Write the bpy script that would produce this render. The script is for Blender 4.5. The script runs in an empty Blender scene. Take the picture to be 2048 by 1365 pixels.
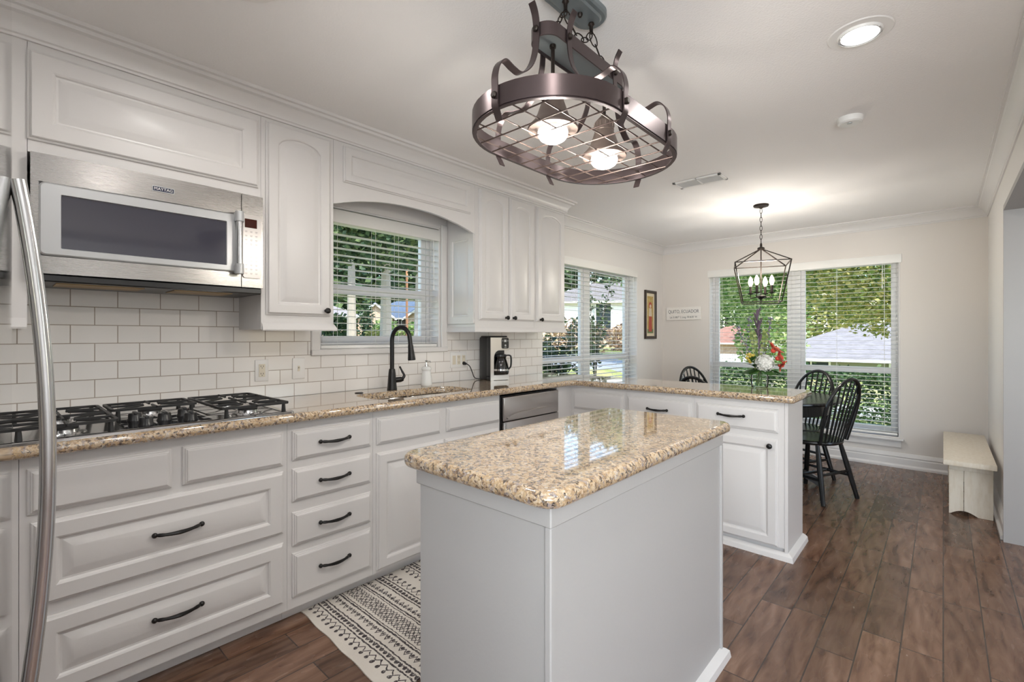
import bpy, bmesh, math, random
from mathutils import Vector, Matrix, geometry
PI = math.pi
SC = bpy.context.scene
COL = SC.collection

# ------------------------------------------------------------------ camera, world, lights
YAW = 0.7382
CAMZ = 1.262
cd = bpy.data.cameras.new('camera')
cd.sensor_width = 36.0
cd.lens = 948.0 / 2048.0 * 36.0
cd.shift_y = -0.0053
cd.clip_start = 0.02
cd.clip_end = 400
cam = bpy.data.objects.new('camera', cd)
cam.location = (0, 0, CAMZ)
cam.rotation_euler = (PI / 2, 0, YAW)
COL.objects.link(cam)
SC.camera = cam

SC.view_settings.view_transform = 'Standard'
SC.view_settings.look = 'None'
SC.view_settings.gamma = 1.0
SC.view_settings.exposure = 0.2
SC.view_settings.use_curve_mapping = False
SC.cycles.transparent_max_bounces = 24

W = bpy.data.worlds.new('world')
SC.world = W
W.use_nodes = True
nt = W.node_tree
bg = nt.nodes['Background']
sky = nt.nodes.new('ShaderNodeTexSky')
sky.sky_type = 'NISHITA'
sky.sun_disc = False
sky.sun_elevation = math.radians(48)
sky.sun_rotation = math.radians(100)
nt.links.new(sky.outputs[0], bg.inputs[0])
bg.inputs[1].default_value = 0.62

def light(name, kind, loc, power, rot=(0, 0, 0), color=(1, 1, 1), **kw):
    d = bpy.data.lights.new(name, kind)
    d.energy = power
    d.color = color
    for k, v in kw.items():
        setattr(d, k, v)
    o = bpy.data.objects.new(name, d)
    o.location = loc
    o.rotation_euler = rot
    COL.objects.link(o)
    return o

light('sun', 'SUN', (0, 0, 20), 5.0, (math.radians(42), 0, math.radians(65)), (1, .95, .86), angle=math.radians(.6))
CAN_POWER = 4.2
BULB_POWER = 9.0
LANTERN_POWER = 22.0
# unseen fill lamps added by the wall openings, tilted up to brighten the ceiling
light('fill_lamp_side', 'AREA', (3.55, 1.6, 1.2), 4.0, (0, math.radians(140), 0), (.95, .98, 1.0), shape='RECTANGLE', size=1.9, size_y=4.6)
light('fill_lamp_back', 'AREA', (1.2, -1.55, 1.2), 190.0, (math.radians(150), 0, 0), (.90, .955, 1.0), shape='RECTANGLE', size=2.2, size_y=1.9)

# ------------------------------------------------------------------ mesh builder
class MB:
    def __init__(s):
        s.v = []; s.f = []; s.m = []
    def add(s, vs, fs, mi=0):
        b = len(s.v)
        s.v += [tuple(x) for x in vs]
        for f in fs:
            s.f.append(tuple(i + b for i in f)); s.m.append(mi)
        return s
    def box(s, x0, x1, y0, y1, z0, z1, bev=0.0, mi=0, M=None, seg=2):
        x0, x1 = sorted((x0, x1)); y0, y1 = sorted((y0, y1)); z0, z1 = sorted((z0, z1))
        bm = bmesh.new()
        bmesh.ops.create_cube(bm, size=1)
        for v in bm.verts:
            v.co = Vector(((x0 + x1) / 2 + v.co.x * (x1 - x0), (y0 + y1) / 2 + v.co.y * (y1 - y0), (z0 + z1) / 2 + v.co.z * (z1 - z0)))
        if bev > 0:
            bev = min(bev, .49 * min(x1 - x0, y1 - y0, z1 - z0))
            bmesh.ops.bevel(bm, geom=bm.edges[:], offset=bev, segments=seg, profile=.5, affect='EDGES')
        s.frombm(bm, mi, M)
        return s
    def frombm(s, bm, mi=0, M=None):
        bm.verts.index_update()
        vs = [(M @ v.co) if M is not None else v.co.copy() for v in bm.verts]
        s.add(vs, [[v.index for v in f.verts] for f in bm.faces], mi)
        bm.free()
    def loops(s, ls, close=True, cap0=True, cap1=True, mi=0):
        """bridge a list of equal-length loops of points"""
        n = len(ls[0]); b = len(s.v)
        for l in ls:
            s.v += [tuple(p) for p in l]
        for k in range(len(ls) - 1):
            for i in range(n if close else n - 1):
                j = (i + 1) % n
                s.f.append((b + k * n + i, b + k * n + j, b + (k + 1) * n + j, b + (k + 1) * n + i)); s.m.append(mi)
        if cap0:
            s.f.append(tuple(b + i for i in reversed(range(n)))); s.m.append(mi)
        if cap1:
            s.f.append(tuple(b + (len(ls) - 1) * n + i for i in range(n))); s.m.append(mi)
        return s
    def tube(s, pts, r, seg=8, closed=False, mi=0, sx=1.0):
        pts = [Vector(p) for p in pts]; n = len(pts)
        rr = r if isinstance(r, (list, tuple)) else [r] * n
        tans = []
        for i in range(n):
            if closed:
                t = pts[(i + 1) % n] - pts[i - 1]
            else:
                t = pts[min(i + 1, n - 1)] - pts[max(i - 1, 0)]
            tans.append(t.normalized() if t.length > 1e-9 else Vector((0, 0, 1)))
        t0 = tans[0]
        nn = t0.orthogonal().normalized()
        ls = []
        for i in range(n):
            t = tans[i]
            nn = (nn - t * nn.dot(t))
            nn = nn.normalized() if nn.length > 1e-6 else t.orthogonal().normalized()
            bb = t.cross(nn)
            ls.append([pts[i] + (nn * math.cos(a) * sx + bb * math.sin(a)) * rr[i] for a in [2 * PI * k / seg for k in range(seg)]])
        if closed:
            ls.append(ls[0])
            s.loops(ls, cap0=False, cap1=False, mi=mi)
        else:
            s.loops(ls, mi=mi)
        return s
    def ribbon(s, pts, wv, w, th, mi=0):
        """flat strap: path pts, width vector(s) wv, width w, thickness th"""
        pts = [Vector(p) for p in pts]; n = len(pts); ls = []
        for i in range(n):
            t = (pts[min(i + 1, n - 1)] - pts[max(i - 1, 0)]).normalized()
            a = Vector(wv[i] if isinstance(wv, list) else wv).normalized()
            nn = t.cross(a).normalized()
            ls.append([pts[i] + a * w / 2 + nn * th / 2, pts[i] - a * w / 2 + nn * th / 2, pts[i] - a * w / 2 - nn * th / 2, pts[i] + a * w / 2 - nn * th / 2])
        return s.loops(ls, mi=mi)
    def lathe(s, prof, c=(0, 0, 0), seg=24, mi=0, axis=(0, 0, 1), sy=1.0, caps=True):
        q = Vector((0, 0, 1)).rotation_difference(Vector(axis).normalized())
        c = Vector(c); ls = []
        for r, z in prof:
            r = max(r, 1e-4)
            ls.append([c + q @ Vector((r * math.cos(a), sy * r * math.sin(a), z)) for a in [2 * PI * k / seg for k in range(seg)]])
        return s.loops(ls, cap0=caps, cap1=caps, mi=mi)
    def prism(s, poly, F, n0, n1, mi=0):
        """2-D polygon in frame F extruded from n0 to n1"""
        return s.loops([[F(u, v, n0) for u, v in poly], [F(u, v, n1) for u, v in poly]], mi=mi)
    def panel(s, F, u0, u1, v0, v1, prof, rise=0.0, K=12, mi=0):
        """raised panel: profile of (inset, height, archfactor)"""
        ls = []
        for ins, n, af in prof:
            a0, a1, b0, b1 = u0 + ins, u1 - ins, v0 + ins, v1 - ins
            if a1 - a0 < .002:
                a0 = a1 = (u0 + u1) / 2; a0 -= .001; a1 += .001
            if b1 - b0 < .002:
                b0 = b1 = (v0 + v1) / 2; b0 -= .001; b1 += .001
            l = [(a0, b0), (a1, b0)]
            for k in range(K + 1):
                t = k / K
                x = 2 * t - 1
                y = b1 - rise * af * (1 - math.sqrt(max(0, 1 - x * x * .95)))
                l.append((a1 + (a0 - a1) * t, y))
            ls.append([F(u, v, n) for u, v in l])
        return s.loops(ls, mi=mi)
    def sphere(s, c, r, seg=12, rings=8, mi=0, sc=(1, 1, 1)):
        prof = [(r * math.sin(PI * k / rings), -r * math.cos(PI * k / rings)) for k in range(rings + 1)]
        b = len(s.v)
        s.lathe(prof, (0, 0, 0), seg, mi)
        for i in range(b, len(s.v)):
            x, y, z = s.v[i]
            s.v[i] = (c[0] + x * sc[0], c[1] + y * sc[1], c[2] + z * sc[2])
        return s
    def text(s, txt, F, u, v, n, size, th=.0008, align='CENTER', mi=0, wide=1.0):
        cu = bpy.data.curves.new('lettering', 'FONT')
        cu.body = txt; cu.size = size; cu.extrude = th / 2; cu.align_x = align; cu.align_y = 'CENTER'
        o = bpy.data.objects.new('lettering', cu)
        COL.objects.link(o)
        dg = bpy.context.evaluated_depsgraph_get()
        me = bpy.data.meshes.new_from_object(o.evaluated_get(dg))
        vs = [F(u + p.co.x * wide, v + p.co.y, n + p.co.z) for p in me.vertices]
        s.add(vs, [list(p.vertices) for p in me.polygons], mi)
        bpy.data.objects.remove(o); bpy.data.curves.remove(cu); bpy.data.meshes.remove(me)
        return s
    def build(s, name, mats, parent=None, kind=None, label=None, smooth=35, origin=None):
        me = bpy.data.meshes.new(name)
        o = bpy.data.objects.new(name, me)
        COL.objects.link(o)
        off = Vector((0, 0, 0))
        if parent is not None:
            o.parent = parent  # lamps beyond the two fixtures are unseen, added as fill
            p = parent
            while p is not None:
                off += Vector(p.location); p = p.parent
        elif origin is not None:
            off = Vector(origin); o.location = off
        me.from_pydata([(x - off.x, y - off.y, z - off.z) for x, y, z in s.v], [], s.f)
        for m in (mats if isinstance(mats, (list, tuple)) else [mats]):
            me.materials.append(m)
        me.polygons.foreach_set('material_index', s.m)
        bm = bmesh.new(); bm.from_mesh(me)
        bmesh.ops.recalc_face_normals(bm, faces=bm.faces[:]) if len(bm.faces) < 30000 else None
        bm.to_mesh(me); bm.free()
        if smooth:
            me.polygons.foreach_set('use_smooth', [True] * len(me.polygons))
            me.set_sharp_from_angle(angle=math.radians(smooth))
        me.update()
        if kind: o['kind'] = kind
        if label: o['label'] = label
        return o

def thing(name, label, cat, loc, group=None):
    o = bpy.data.objects.new(name, None)
    COL.objects.link(o)
    o.location = loc
    o.empty_display_size = .05
    o['label'] = label; o['category'] = cat
    if group: o['group'] = group
    return o
def tag(o, label, cat, group=None, kind=None):
    o['label'] = label; o['category'] = cat
    if group: o['group'] = group
    if kind: o['kind'] = kind
    return o
def kids(o):
    return [c for c in bpy.data.objects if c.parent == o]
def dup(root, loc, rz, label, group=None):
    def rec(o, par):
        c = o.copy(); COL.objects.link(c); c.parent = par
        for k in kids(o): rec(k, c)
        return c
    r = rec(root, None)
    r.location = loc; r.rotation_euler = (0, 0, rz); r['label'] = label
    if group: r['group'] = group
    return r
def FX(x):            # faces +X : u = Y, v = Z
    return lambda u, v, n: Vector((x + n, u, v))
def FXm(x):           # faces -X : u = Y
    return lambda u, v, n: Vector((x - n, u, v))
def FYm(y):           # faces -Y : u = X
    return lambda u, v, n: Vector((u, y - n, v))
def FYp(y):
    return lambda u, v, n: Vector((u, y + n, v))
def FZm(z):           # faces down
    return lambda u, v, n: Vector((u, v, z - n))
def FZ(z):
    return lambda u, v, n: Vector((u, v, z + n))
def rrect(x0, x1, y0, y1, r, k=6):
    pts = []
    for cx, cy, a0 in ((x1 - r, y0 + r, -90), (x1 - r, y1 - r, 0), (x0 + r, y1 - r, 90), (x0 + r, y0 + r, 180)):
        for i in range(k + 1):
            a = math.radians(a0 + 90 * i / k)
            pts.append((cx + r * math.cos(a), cy + r * math.sin(a)))
    return pts
def stadium(cx, cy, L, R, k=24):
    pts = []
    for i in range(k + 1):
        a = PI * i / k
        pts.append((cx + R * math.cos(a), cy + L + R * math.sin(a)))
    for i in range(k + 1):
        a = PI + PI * i / k
        pts.append((cx + R * math.cos(a), cy - L + R * math.sin(a)))
    return pts
def offset_poly(poly, d):
    """move a CCW polygon inwards by d"""
    n = len(poly); out = []
    for i in range(n):
        p0, p1, p2 = Vector(poly[i - 1]), Vector(poly[i]), Vector(poly[(i + 1) % n])
        e1, e2 = (p1 - p0), (p2 - p1)
        e1 = e1.normalized() if e1.length > 1e-9 else e2.normalized()
        e2 = e2.normalized() if e2.length > 1e-9 else e1
        n1, n2 = Vector((-e1.y, e1.x)), Vector((-e2.y, e2.x))
        b = n1 + n2
        b = b / max(.2, (1 + n1.dot(n2)))
        out.append((p1.x + b.x * d, p1.y + b.y * d))
    return out
def smooth_path(pts, n=8):
    """Catmull-Rom through the points"""
    P = [Vector(p) for p in pts]; out = []
    for i in range(len(P) - 1):
        p0 = P[max(i - 1, 0)]; p1 = P[i]; p2 = P[i + 1]; p3 = P[min(i + 2, len(P) - 1)]
        for k in range(n):
            t = k / n
            out.append(.5 * ((2 * p1) + (p2 - p0) * t + (2 * p0 - 5 * p1 + 4 * p2 - p3) * t * t + (3 * p1 - p0 - 3 * p2 + p3) * t ** 3))
    out.append(P[-1])
    return out

# ------------------------------------------------------------------ materials
class X:
    """tiny node-expression helper"""
    T = None
    def __init__(s, sock): s.s = sock
    @staticmethod
    def m(op, *a):
        n = X.T.nodes.new('ShaderNodeMath'); n.operation = op
        for i, v in enumerate(a):
            if isinstance(v, X): X.T.links.new(v.s, n.inputs[i])
            else: n.inputs[i].default_value = v
        return X(n.outputs[0])
    def __add__(s, o): return X.m('ADD', s, o)
    __radd__ = __add__
    def __sub__(s, o): return X.m('SUBTRACT', s, o)
    def __rsub__(s, o): return X.m('SUBTRACT', o, s)
    def __mul__(s, o): return X.m('MULTIPLY', s, o)
    __rmul__ = __mul__
    def __truediv__(s, o): return X.m('DIVIDE', s, o)
    def abs(s): return X.m('ABSOLUTE', s)
    def fr(s): return X.m('FRACT', s)
    def lt(s, o): return X.m('LESS_THAN', s, o)
    def gt(s, o): return X.m('GREATER_THAN', s, o)
    def mx(s, o): return X.m('MAXIMUM', s, o)

def mat(name, color=(.8, .8, .8), rough=.5, metal=0.0, spec=.5, **kw):
    m = bpy.data.materials.new(name)
    m.use_nodes = True
    b = m.node_tree.nodes['Principled BSDF']
    b.inputs['Base Color'].default_value = (*color, 1)
    b.inputs['Roughness'].default_value = rough
    b.inputs['Metallic'].default_value = metal
    b.inputs['Specular IOR Level'].default_value = spec
    for k, v in kw.items():
        b.inputs[k.replace('_', ' ')].default_value = v
    return m
def nodes(m):
    return m.node_tree, m.node_tree.nodes['Principled BSDF']
def texco(t, scale=(1, 1, 1), rot=(0, 0, 0), loc=(0, 0, 0), out='Object'):
    c = t.nodes.new('ShaderNodeTexCoord'); mp = t.nodes.new('ShaderNodeMapping')
    mp.inputs['Scale'].default_value = scale; mp.inputs['Rotation'].default_value = rot; mp.inputs['Location'].default_value = loc
    t.links.new(c.outputs[out], mp.inputs[0])
    return mp.outputs[0]
def noise(t, vec, scale, detail=3, rough=.5, dist=0.0):
    n = t.nodes.new('ShaderNodeTexNoise')
    n.inputs['Scale'].default_value = scale; n.inputs['Detail'].default_value = detail
    n.inputs['Roughness'].default_value = rough; n.inputs['Distortion'].default_value = dist
    t.links.new(vec, n.inputs['Vector'])
    return n.outputs['Fac']
def voro(t, vec, scale, out='Distance', feature='F1'):
    n = t.nodes.new('ShaderNodeTexVoronoi'); n.feature = feature
    n.inputs['Scale'].default_value = scale
    t.links.new(vec, n.inputs['Vector'])
    return n.outputs[out]
def ramp(t, fac, stops, interp='LINEAR'):
    n = t.nodes.new('ShaderNodeValToRGB'); n.color_ramp.interpolation = interp
    e = n.color_ramp.elements
    while len(e) < len(stops): e.new(.5)
    for i, (p, c) in enumerate(stops):
        e[i].position = p
        e[i].color = (*c, 1) if not isinstance(c, (int, float)) else (c, c, c, 1)
    t.links.new(fac, n.inputs[0])
    return n.outputs[0]
def mix(t, fac, a, b, mode='MIX'):
    n = t.nodes.new('ShaderNodeMix'); n.data_type = 'RGBA'; n.blend_type = mode
    for i, v in ((0, fac), (6, a), (7, b)):
        if hasattr(v, 'is_output'): t.links.new(v, n.inputs[i])
        elif i == 0: n.inputs[0].default_value = v
        else: n.inputs[i].default_value = (*v, 1)
    return n.outputs[2]
def bump(t, b, h, strength=.1, dist=.01):
    n = t.nodes.new('ShaderNodeBump')
    n.inputs['Strength'].default_value = strength; n.inputs['Distance'].default_value = dist
    t.links.new(h, n.inputs['Height']); t.links.new(n.outputs[0], b.inputs['Normal'])
def bumpy(m, scale, strength, dist=.005, detail=3):
    t, b = nodes(m)
    bump(t, b, noise(t, texco(t), scale, detail), strength, dist)
    return m

M = {}
M['cab'] = bumpy(mat('cabinet_paint', (.70, .682, .672), .34), 60, .04)
M['isl'] = bumpy(mat('island_paint', (.475, .465, .458), .42), 90, .06)
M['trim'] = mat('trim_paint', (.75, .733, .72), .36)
M['wall'] = bumpy(mat('wall_paint', (.74, .70, .66), .65), 180, .10)
M['wallw'] = bumpy(mat('wall_paint_white', (.76, .735, .71), .6), 180, .10)
M['ceil'] = bumpy(mat('ceiling_paint', (.905, .893, .883), .8), 120, .35)
M['black'] = mat('black_bronze', (.012, .011, .011), .32, .3)
M['bronze'] = mat('oil_rubbed_bronze', (.098, .075, .076), .30, .8)
M['wire'] = mat('bronze_wire', (.085, .06, .052), .5, .5)
M['shade'] = mat('shade_bronze', (.15, .115, .098), .42, .35)
M['bronzed'] = mat('dark_bronze', (.03, .022, .018), .4, .6)
M['pewter'] = mat('painted_pewter', (.22, .25, .26), .45, .5)
M['plastic'] = mat('black_plastic', (.012, .012, .013), .3)
M['iron'] = mat('cast_iron', (.018, .018, .019), .5)
M['white'] = mat('white_plastic', (.84, .83, .81), .35)
M['blind'] = mat('blind_vinyl', (.86, .85, .82), .4)
M['almond'] = mat('almond_plastic', (.74, .68, .56), .4)
M['ceramic'] = mat('white_ceramic', (.85, .85, .83), .12)
M['chrome'] = mat('chrome', (.8, .8, .8), .12, 1.0)
M['blackwood'] = mat('black_painted_wood', (.010, .011, .012), .22)
M['screen'] = mat('dark_display', (.05, .012, .008), .1)
M['navy'] = mat('badge_navy', (.02, .025, .06), .3)
M['ink'] = mat('grey_ink', (.16, .15, .15), .5)
M['silver'] = mat('silver_plastic', (.50, .51, .52), .3, .3)
M['brass'] = mat('old_brass_filter', (.35, .24, .12), .45, .7)
M['shadein'] = mat('shade_cream', (.70, .62, .48), .4)

def steel(name, col, rough, axis):
    m = mat(name, col, rough, 1.0)
    t, b = nodes(m)
    sc = {'x': (3, 900, 900), 'y': (900, 3, 900), 'z': (900, 900, 3)}[axis]
    h = noise(t, texco(t, sc), 1.0, 2)
    bump(t, b, h, .015, .002)
    t.links.new(ramp(t, h, [(0, rough * .92), (1, rough * 1.1)]), b.inputs['Roughness'])
    return m
M['steel'] = steel('brushed_steel', (.38, .365, .35), .27, 'y')
M['steelz'] = steel('brushed_steel_upright', (.62, .62, .63), .2, 'z')
M['steeld'] = steel('dishwasher_steel', (.50, .475, .46), .3, 'y')
M['fridge'] = mat('fridge_steel', (.66, .65, .64), .05, 1.0)
M['sinks'] = mat('sink_steel', (.6, .58, .55), .22, 1.0)
M['tray'] = mat('cooktop_steel', (.68, .68, .68), .16, 1.0)

def emis(name, col, st):
    m = bpy.data.materials.new(name); m.use_nodes = True
    b = m.node_tree.nodes['Principled BSDF']
    b.inputs['Base Color'].default_value = (*col, 1)
    b.inputs['Emission Color'].default_value = (*col, 1)
    b.inputs['Emission Strength'].default_value = st
    return m
M['glow'] = emis('lamp_glow', (1, .96, .90), 6)
M['flame'] = emis('candle_bulb_glow', (1, .78, .45), 9)
M['canglow'] = emis('downlight_glow', (1, 1, 1), 7)

def glassy(name, tint=(1, 1, 1), refl=.12):
    m = bpy.data.materials.new(name); m.use_nodes = True
    t = m.node_tree; t.nodes.clear()
    out = t.nodes.new('ShaderNodeOutputMaterial'); tr = t.nodes.new('ShaderNodeBsdfTransparent'); gl = t.nodes.new('ShaderNodeBsdfGlossy')
    gl.inputs['Roughness'].default_value = .02
    tr.inputs[0].default_value = (*tint, 1)
    lw = t.nodes.new('ShaderNodeLayerWeight'); lw.inputs[0].default_value = refl
    mx = t.nodes.new('ShaderNodeMixShader')
    t.links.new(lw.outputs['Fresnel'], mx.inputs[0]); t.links.new(tr.outputs[0], mx.inputs[1]); t.links.new(gl.outputs[0], mx.inputs[2])
    t.links.new(mx.outputs[0], out.inputs[0])
    return m
M['glass'] = glassy('window_glass', (.97, .985, .98), .08)
M['vase'] = glassy('vase_glass', (.97, .985, .98), .12)
M['carafe'] = glassy('carafe_glass', (.55, .56, .56), .4)

def tile_mat():
    m = mat('subway_tile', (.8, .77, .74), .12)
    t, b = nodes(m)
    c = t.nodes.new('ShaderNodeTexCoord'); sp = t.nodes.new('ShaderNodeSeparateXYZ'); cb = t.nodes.new('ShaderNodeCombineXYZ')
    t.links.new(c.outputs['Object'], sp.inputs[0])
    t.links.new(sp.outputs['Y'], cb.inputs['X']); t.links.new(sp.outputs['Z'], cb.inputs['Y'])
    br = t.nodes.new('ShaderNodeTexBrick')
    br.offset = .5
    br.inputs['Scale'].default_value = 1
    br.inputs['Brick Width'].default_value = .1530
    br.inputs['Row Height'].default_value = .0775
    br.inputs['Mortar Size'].default_value = .0019
    br.inputs['Mortar Smooth'].default_value = .15
    br.inputs['Color1'].default_value = (.87, .845, .815, 1)
    br.inputs['Color2'].default_value = (.83, .805, .775, 1)
    br.inputs['Mortar'].default_value = (.43, .37, .32, 1)
    t.links.new(cb.outputs[0], br.inputs[0])
    t.links.new(br.outputs['Color'], b.inputs['Base Color'])
    t.links.new(ramp(t, br.outputs['Fac'], [(0, .13), (1, .8)]), b.inputs['Roughness'])
    inv = ramp(t, br.outputs['Fac'], [(0, 1.0), (1, 0.0)])
    bump(t, b, inv, .5, .002)
    return m
M['tile'] = tile_mat()

def granite_mat(name, s=1.0):
    m = mat(name, (.6, .5, .38), .05, 0, .6)
    t, b = nodes(m)
    v = texco(t)
    # warp the coordinates so that the grains are irregular
    nz = t.nodes.new('ShaderNodeTexNoise'); nz.inputs['Scale'].default_value = 60; nz.inputs['Detail'].default_value = 2
    t.links.new(v, nz.inputs['Vector'])
    wv = t.nodes.new('ShaderNodeVectorMath'); wv.operation = 'MULTIPLY_ADD'
    t.links.new(nz.outputs['Color'], wv.inputs[0]); wv.inputs[1].default_value = (.018, .018, .018); t.links.new(v, wv.inputs[2])
    def grains(scale):
        vo = t.nodes.new('ShaderNodeTexVoronoi'); vo.inputs['Scale'].default_value = scale
        t.links.new(wv.outputs[0], vo.inputs['Vector'])
        sp = t.nodes.new('ShaderNodeSeparateColor'); t.links.new(vo.outputs['Color'], sp.inputs[0])
        return sp.outputs[0]
    X.T = t
    big = noise(t, v, 16, 3, .6)
    g1 = X(grains(125)) * .8 + X(big) * .55 - .18
    c1 = ramp(t, g1.s, [(0.0, (.04, .032, .032)), (.17, (.15, .095, .065)), (.26, (.31, .27, .27)), (.34, (.45, .30, .17)), (.50, (.58, .42, .25)), (.68, (.67, .53, .37)), (.88, (.66, .60, .53))], 'CONSTANT')
    g2 = grains(330)
    c2 = ramp(t, g2, [(0.0, (.05, .04, .04)), (.20, (.40, .28, .17)), (.5, (.64, .49, .32)), (.85, (.50, .46, .44))], 'CONSTANT')
    t.links.new(mix(t, .34, c1, c2), b.inputs['Base Color'])
    b.inputs['Specular IOR Level'].default_value = .8
    b.inputs['Coat Weight'].default_value = .7
    b.inputs['Coat Roughness'].default_value = .03
    return m
M['granite'] = granite_mat('golden_granite')

def floor_mat():
    m = mat('hickory_planks', (.15, .08, .05), .3)
    t, b = nodes(m)
    c = t.nodes.new('ShaderNodeTexCoord'); sp = t.nodes.new('ShaderNodeSeparateXYZ'); cb = t.nodes.new('ShaderNodeCombineXYZ')
    t.links.new(c.outputs['Object'], sp.inputs[0])
    t.links.new(sp.outputs['Y'], cb.inputs['X']); t.links.new(sp.outputs['X'], cb.inputs['Y'])
    br = t.nodes.new('ShaderNodeTexBrick')
    br.offset = .37; br.offset_frequency = 3; br.squash = 1.35; br.squash_frequency = 2
    for k, v in (('Scale', 1), ('Brick Width', .62), ('Row Height', .1285), ('Mortar Size', .0026), ('Mortar Smooth', .2), ('Bias', 0.0)):
        br.inputs[k].default_value = v
    br.inputs['Color1'].default_value = (0, 0, 0, 1); br.inputs['Color2'].default_value = (1, 1, 1, 1); br.inputs['Mortar'].default_value = (.5, .5, .5, 1)
    t.links.new(cb.outputs[0], br.inputs[0])
    # grain: stretched along the plank, shifted per plank
    off = t.nodes.new('ShaderNodeVectorMath'); off.operation = 'MULTIPLY_ADD'
    t.links.new(br.outputs['Color'], off.inputs[0]); off.inputs[1].default_value = (3, 7, 5)
    t.links.new(c.outputs['Object'], off.inputs[2])
    mp = t.nodes.new('ShaderNodeMapping'); mp.inputs['Scale'].default_value = (9, 1.6, 1)
    t.links.new(off.outputs[0], mp.inputs[0])
    wv = t.nodes.new('ShaderNodeTexWave'); wv.wave_type = 'RINGS'; wv.rings_direction = 'Z'
    wv.inputs['Scale'].default_value = .9; wv.inputs['Distortion'].default_value = 5.5; wv.inputs['Detail'].default_value = 3; wv.inputs['Detail Scale'].default_value = 1.2
    t.links.new(mp.outputs[0], wv.inputs[0])
    g0 = noise(t, mp.outputs[0], 2.4, 4, .55, .9)
    X.T = t
    g = (X(g0) * .90 + X(wv.outputs['Fac']) * .10).s
    g2 = noise(t, mp.outputs[0], 14, 4, .6, .4)
    col = ramp(t, g, [(.30, (.082, .040, .025)), (.46, (.150, .082, .053)), (.60, (.200, .117, .079)), (.76, (.245, .155, .110))])
    tone = ramp(t, br.outputs['Color'], [(0, (.72, .70, .68)), (.5, (1.0, .97, .94)), (1, (1.22, 1.20, 1.18))])
    col = mix(t, 1.0, col, tone, 'MULTIPLY')
    col = mix(t, br.outputs['Fac'], col, (.05, .035, .028))
    t.links.new(col, b.inputs['Base Color'])
    hs = noise(t, texco(t, (5, 1.2, 1)), 4, 2, .4)
    a = X.m
    X.T = t
    h = X(br.outputs['Fac']) * -1.6 + X(hs) * .45 + X(g0) * .10
    bump(t, b, h.s, .09, .004)
    t.links.new(ramp(t, hs, [(.3, .30), (.7, .22)]), b.inputs['Roughness'])
    return m
M['floor'] = floor_mat()

def rug_mat():
    m = mat('woven_rug', (.7, .66, .6), .95, 0, .1)
    t, b = nodes(m)
    X.T = t
    c = t.nodes.new('ShaderNodeTexCoord'); sp = t.nodes.new('ShaderNodeSeparateXYZ')
    nz = noise(t, c.outputs['Object'], 55, 2)
    t.links.new(c.outputs['Object'], sp.inputs[0])
    wob = (X(nz) - .5) * .012
    s0 = X(sp.outputs['Y']) + wob
    tt = X(sp.outputs['X']) + (X(nz) - .5) * .008
    P = .5
    def tri(p, ph=0.0):
        return ((tt / p + ph).fr() - .5).abs() * 2.0
    def line(s, a, w): return (s - a).abs().lt(w)
    def zig(s, a, amp, p, w, ph=0.0): return (s - a - (tri(p, ph) - .5) * amp).abs().lt(w)
    def dots(s, a, p, r, ph=0.0):
        d = ((tt / p + ph).fr() - .5) * p
        e = s - a
        return (d * d + e * e).lt(r * r)
    s = (s0 / P).fr() * P
    parts = []
    def half(s):
        L = [dots(s, .035, .04, .009), zig(s, .056, .020, .04, .0035),
             line(s, .079, .0035), line(s, .119, .0035), dots(s, .099, .026, .010), zig(s, .099, .014, .026, .003),
             zig(s, .156, .026, .034, .004), dots(s, .163, .034, .008, .0), line(s, .187, .004), line(s, .199, .0022)]
        r = L[0]
        for q in L[1:]: r = r.mx(q)
        return r
    def mid(s):
        L = [zig(s, .225, .022, .042, .003), zig(s, .225, .022, .042, .003, .5), zig(s, .25, .026, .042, .003), zig(s, .25, .026, .042, .003, .5),
             zig(s, .275, .022, .042, .003), zig(s, .275, .022, .042, .003, .5), dots(s, .25, .042, .006, .25), dots(s, .237, .042, .005, .75), dots(s, .264, .042, .005, .75)]
        r = L[0]
        for q in L[1:]: r = r.mx(q)
        return r
    mk = half(s).mx(half(P - s)).mx(mid(s))
    wn = noise(t, texco(t, (260, 90, 90)), 1.0, 2)
    fac = mk * (X(ramp(t, wn, [(.28, .35), (.46, 1.0)])))
    base = mix(t, noise(t, c.outputs['Object'], 9, 3), (.66, .61, .55), (.74, .70, .645))
    t.links.new(mix(t, fac.s, base, (.065, .055, .06)), b.inputs['Base Color'])
    bump(t, b, wn, .5, .003)
    return m
M['rug'] = rug_mat()

def oldwood():
    m = mat('worn_cream_paint', (.72, .66, .54), .6)
    t, b = nodes(m)
    v = texco(t, (6, 30, 6))
    w = noise(t, v, 2.5, 5, .65)
    v2 = texco(t, (14, 14, 3))
    w2 = noise(t, v2, 3.2, 4, .6)
    col = mix(t, ramp(t, w2, [(.35, .5), (.6, 0.0)]), (.76, .70, .60), (.62, .53, .40))
    col = mix(t, ramp(t, w, [(.27, .9), (.31, 0.0)]), col, (.10, .07, .05))
    t.links.new(col, b.inputs['Base Color'])
    bump(t, b, w2, .25, .004)
    return m
M['old'] = oldwood()

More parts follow.
